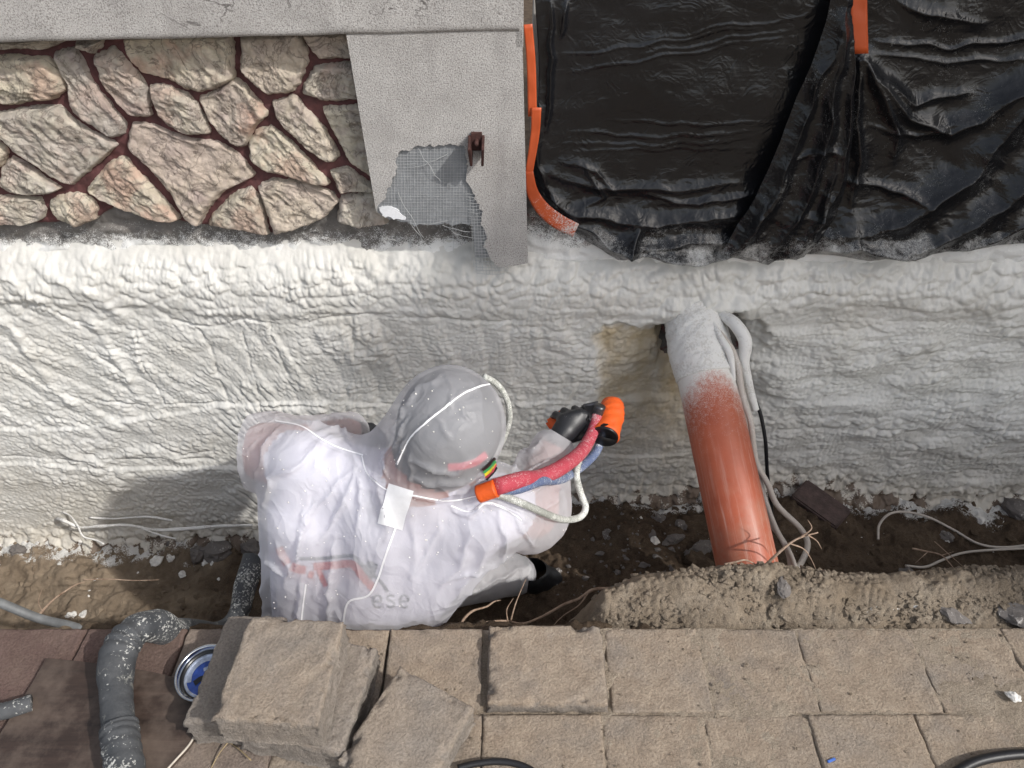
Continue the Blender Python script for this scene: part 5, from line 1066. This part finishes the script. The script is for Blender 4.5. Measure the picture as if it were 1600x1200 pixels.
suit = put(obj('coverall', mesh_np('coverall', V + N0 * disp[:, None], F, True, dict(thin=thin)), SUIT), pers)
bpy.context.view_layer.update()
BS = bvh_of(suit); BB = bvh_of(body)
def rib(name, line, hw, bvh=BS, mat=SEAM, lift=0.0015, cross=3, parent=None):
    o = ribbon(name, line, hw, bvh, mat, None, lift, cross)
    if o: o.parent = suit if bvh is BS else body          # seams belong to the coverall, the print to what is worn under it
    return o
# welded seams of the coverall
rib('back_seam', [(628, 800), (616, 830), (600, 875), (590, 905), (575, 930), (545, 940), (536, 975)], 1.6)
rib('hood_seam', [(620, 725), (632, 700), (645, 680), (672, 655), (700, 633), (722, 616), (750, 604), (768, 600)], 1.3)
rib('collar_seam', [(566, 712), (575, 740), (605, 765), (650, 775), (700, 782), (745, 775)], 1.1)
rib('shoulder_seam', [(568, 711), (530, 700), (500, 685), (470, 666), (430, 658)], 1.1)
rib('side_seam', [(478, 912), (474, 940), (470, 975)], 1.5)
rib('shoulder_seam', [(705, 790), (735, 800), (760, 786), (790, 795), (815, 812)], 1.1)
rib('neck_label', [(628, 760), (619, 790), (610, 822)], 20, cross=9, lift=0.003)
# print on the shirt underneath
rib('shirt_print', [(468, 872), (500, 872), (545, 868), (552, 868), (562, 878), (592, 905), (606, 924)], 2.6, BB, PDARK, 0.002)
rib('shirt_print', [(583, 878), (578, 892), (573, 902)], 8.5, BB, PDARK, 0.003, 5)
rib('shirt_print', [(490, 884), (520, 882), (548, 880), (556, 884), (570, 902), (584, 918)], 6.0, BB, PRED, 0.003, 5)
rib('shirt_print', [(455, 884), (468, 888), (478, 890)], 6.5, BB, PRED, 0.0025, 5); rib('shirt_print', [(488, 892), (484, 902)], 4, BB, PRED, 0.0025); rib('shirt_print', [(498, 890), (505, 905), (510, 915)], 4, BB, PRED, 0.0025)
rib('shirt_print', [(437, 855), (444, 870), (450, 880)], 6, BB, PRED, 0.0025, 5)
for cx in (590, 611, 632):                                                    # blurred lower-case letters
    rib('shirt_print', [(cx - 6, 939), (cx, 938.5), (cx + 6, 938), (cx + 5, 932), (cx, 929), (cx - 5, 932), (cx - 7, 939), (cx - 4, 946), (cx + 1, 948), (cx + 6, 946)] if cx != 611 else [(cx + 5, 931), (cx, 929), (cx - 5, 931), (cx - 5, 935), (cx, 938), (cx + 5, 941), (cx + 5, 945), (cx, 948), (cx - 6, 946)], 1.4, BB, PDARK, 0.0025)
rib('mask_strap', [(700, 728), (722, 726), (742, 720), (758, 708)], 5.5, BB, STRAPR, 0.004, 5)
# gloves: palm, four bent fingers and a thumb in one surface
def glove(name, wrist, knuckles, chains, thumb, r=0.0095):
    P = np.vstack([[wrist]] + [np.array(c) for c in chains] + [np.array(thumb)]); lo = P.min(0) - 0.045; hi = P.max(0) + 0.045
    def f(X, Y, Z):
        d = capsule(X, Y, Z, wrist, (np.array(wrist) + np.mean(knuckles, 0)) / 2, 0.030, 0.027)
        for k in knuckles: d = smin(d, capsule(X, Y, Z, (np.array(wrist) * 0.55 + np.array(k) * 0.45), k, 0.020, 0.0135), 0.014)
        for c, k in zip(chains, knuckles):
            q = [k] + list(c); e = capsule(X, Y, Z, q[0], q[1], r * 1.25, r * 1.12)
            for i in range(1, len(q) - 1): e = np.minimum(e, capsule(X, Y, Z, q[i], q[i + 1], r * (1.12 - 0.1 * i), r * (1.0 - 0.1 * i)))
            d = smin(d, e, 0.006)
        t = capsule(X, Y, Z, thumb[0], thumb[1], r * 1.6, r * 1.25)
        for i in range(1, len(thumb) - 1): t = np.minimum(t, capsule(X, Y, Z, thumb[i], thumb[i + 1], r * 1.2, r))
        return smin(d, t, 0.008)
    V, F = surface_nets(f, lo, hi, 0.0042); return put(obj(name, mesh_np(name, laplace(V, F, 2), F), GLOVE), pers)
KR = [A(880, 655, 1.385), A(893, 650, 1.392), A(906, 647, 1.398), A(917, 650, 1.40)]
glove('glove', WRR + 0.3 * (A(880, 675, 1.35) - WRR), KR, [[A(868, 648, 1.415), A(864, 652, 1.43), A(872, 660, 1.42)], [A(881, 642, 1.425), A(880, 646, 1.44), A(888, 656, 1.43)], [A(898, 639, 1.425), A(900, 644, 1.44), A(905, 654, 1.43)], [A(912, 640, 1.425), A(918, 645, 1.435), A(918, 655, 1.425)]],
      [A(878, 688, 1.36), A(905, 682, 1.37), A(922, 668, 1.38), A(930, 655, 1.385)])
KL = [A(566, 668, 1.43), A(574, 674, 1.43), A(580, 682, 1.425), A(584, 690, 1.42)]
glove('glove', WRL + 0.4 * (A(560, 678, 1.415) - WRL), KL, [[k + [0.022, 0.012, -0.006], k + [0.030, 0.020, -0.026], k + [0.018, 0.018, -0.040]] for k in KL], [A(556, 692, 1.40), A(572, 700, 1.405), A(586, 702, 1.41)])
# boot sticking out of the trouser leg
bt0, bt1 = A(832, 898, 1.37), A(872, 906, 1.385)
Vb, Fb = surface_nets(lambda X, Y, Z: np.maximum(smin(capsule(X, Y, Z, ANR, bt0, 0.046, 0.050), capsule(X, Y, Z, bt0 - [0, 0, .01], bt1 - [0, 0, .018], 0.050, 0.042), 0.02), -(Z - (bt0[2] - 0.055))), np.minimum(bt0, ANR) - 0.08, bt1 + 0.08, 0.006)
put(obj('boot', mesh_np('boot', laplace(Vb, Fb, 2), Fb), BOOT), pers)
# foam flecks on the cloth, too small to count
def flecks():
    rs = np.random.default_rng(5); bm = bmesh.new(); bmesh.ops.create_icosphere(bm, subdivisions=1, radius=1); bv = np.array([v.co[:] for v in bm.verts]); bf = np.array([[v.index for v in f.verts] for f in bm.faces]); bm.free(); Vs, Fs = [], []; k = 0
    for _ in range(260):
        h = hit(BS, rs.uniform(380, 890), rs.uniform(585, 950), 0.0003)
        if h is None: continue
        Vs.append(bv * rs.uniform(0.0005, 0.0019) * (1 + 0.3 * rs.normal(size=bv.shape)) + np.array(h)); Fs.append(bf + k * len(bv)); k += 1
    return put(obj('foam_flecks', mesh_np('foam_flecks', np.vstack(Vs), np.vstack(Fs), False), SCRAP, kind='stuff'), pers)
flecks()
# air hose of the face mask, along the right of the hood
tube('mask_hose', [tuple(A(756, 588, 1.16)), tuple(A(776, 600, 1.17)), tuple(A(791, 622, 1.17)), tuple(A(796, 652, 1.16)), tuple(A(787, 684, 1.15)), tuple(A(772, 710, 1.13)), tuple(A(756, 735, 1.11))], 0.0066, PALEH, None, 12, 14, label='pale grey breathing hose curving along the right side of the hood', category='hose')
# spray gun
g0, g1 = A(958, 632, 1.46), A(945, 681, 1.35)
gun = empty('spray_gun', (float(g1[0]), float(g1[1]), float(g1[2])), label='spray gun wrapped in bright orange tape held in the black glove', category='spray gun')
ax = (g1 - g0) / np.linalg.norm(g1 - g0)
put(tube('wrapped_body', [tuple(g0 - ax * 0.006) + (0.024,), tuple(g0 + ax * 0.006) + (0.031,), tuple(g0 * .7 + g1 * .3) + (0.0355,), tuple(g0 * .4 + g1 * .6) + (0.0365,), tuple(g1) + (0.0365,)], .03, ORANGEW, None, 10, 36, bump=lambda t, a: 1 + 0.03 * np.sin(2 * a + t * 14) + 0.02 * np.sin(5 * a - t * 33)), gun)
put(tube('end_cap', [tuple(g1 - ax * 0.010) + (0.0355,), tuple(g1 + ax * 0.004) + (0.0345,), tuple(g1 + ax * 0.0045) + (0.030,), tuple(g1 - ax * 0.004) + (0.027,), tuple(g1 - ax * 0.006) + (0.012,)], .03, BLACKP, None, 4, 32), gun)
put(box('grip', tuple(A(874, 660, 1.415)), (0.062, 0.05, 0.034), ORANGEW, None, Matrix.Rotation(0.4, 3, 'Z') @ Matrix.Rotation(-0.5, 3, 'Y'), 0.008), gun)
put(box('trigger_block', tuple(A(925, 650, 1.41)), (0.05, 0.06, 0.045), DARKMETAL, None, Matrix.Rotation(0.3, 3, 'Z'), 0.006), gun)
put(tube('fitting', [tuple(A(938, 634, 1.40)), tuple(A(934, 645, 1.395)), tuple(A(931, 652, 1.39))], 0.0145, DARKMETAL, None, 4, 12), gun)
put(tube('valve', [tuple(A(912, 635, 1.43)), tuple(A(935, 630, 1.43))], 0.0065, DARKMETAL, None, 4, 8), gun)
put(tube('knob', [tuple(A(897, 642, 1.44)), tuple(A(901, 638, 1.44))], 0.009, BLACKP, None, 4, 12), gun)
put(tube('nozzle', [tuple(A(966, 640, 1.45)), tuple(A(974, 648, 1.46))], 0.006, DARKMETAL, None, 4, 8), gun)
braid = lambda t, a: 1 + 0.02 * np.sin(8 * a + t * 120)
def on_suit(px, py, r, Y0):
    h = hit(BS, px, py, r); return tuple(h) if h is not None and h.y < Y0 + 0.02 else tuple(A(px, py, Y0))
tube('red_hose', [tuple(A(933, 648, 1.392)) + (.0135,), tuple(A(926, 675, 1.355)) + (.0150,), tuple(A(908, 706, 1.27)) + (.0170,), tuple(A(876, 731, 1.17)) + (.0178,)] + [on_suit(a, b, 0.018, y) + (.0175,) for a, b, y in ((842, 746, 1.11), (808, 754, 1.05), (775, 761, 1.0))], .02, REDH, None, 12, 24, bump=braid, label='thick red braided hose curving from the gun to the worker\'s neck', category='hose')
tube('blue_hose', [tuple(A(940, 680, 1.38)), tuple(A(932, 705, 1.34)), tuple(A(910, 728, 1.28)), tuple(A(878, 748, 1.19))] + [on_suit(a, b, 0.014, y) for a, b, y in ((842, 761, 1.11), (805, 767, 1.05), (775, 770, 1.02), (755, 773, 1.0))], 0.0112, BLUEH, None, 12, 20, bump=braid, label='dusty blue braided hose running just below the red hose', category='hose')
tube('thin_hose', [tuple(A(914, 702, 1.28)), tuple(A(904, 722, 1.25)), tuple(A(901, 745, 1.22)), tuple(A(908, 772, 1.20)), tuple(A(915, 793, 1.18)), tuple(A(906, 808, 1.15)), tuple(A(882, 812, 1.10))] + [on_suit(a, b, 0.012, y) for a, b, y in ((850, 803, 1.06), (818, 790, 1.02), (790, 779, 1.0), (765, 771, 1.0))], 0.0082, PALEH, None, 12, 14, label='thin pale hose looping below the red and blue hoses', category='hose')
tube('tape_wrap', [on_suit(775, 763, 0.015, 1.0), on_suit(769, 765, 0.012, 1.0), on_suit(760, 768, 0.000, 1.0), on_suit(748, 772, -0.03, 1.0)], 0.0185, ORANGEW, None, 5, 20, label='orange tape wrap binding the hoses at the worker\'s neck', category='tape')
bd = empty('striped_band', on_suit(762, 740, 0.0, 1.05), label='small striped green and yellow band by the worker\'s neck', category='band')
for k, m in enumerate((BLACKC, GREEN, YELLOW, STRAPR, BLACKC)):
    o = ribbon('stripe', [(752 + 1.5 * k, 733 + 4 * k), (762 + 1.2 * k, 725 + 4 * k), (771 + k, 714 + 4.5 * k)], 2.2, BS, m, None, 0.004)
    if o: put(o, bd)
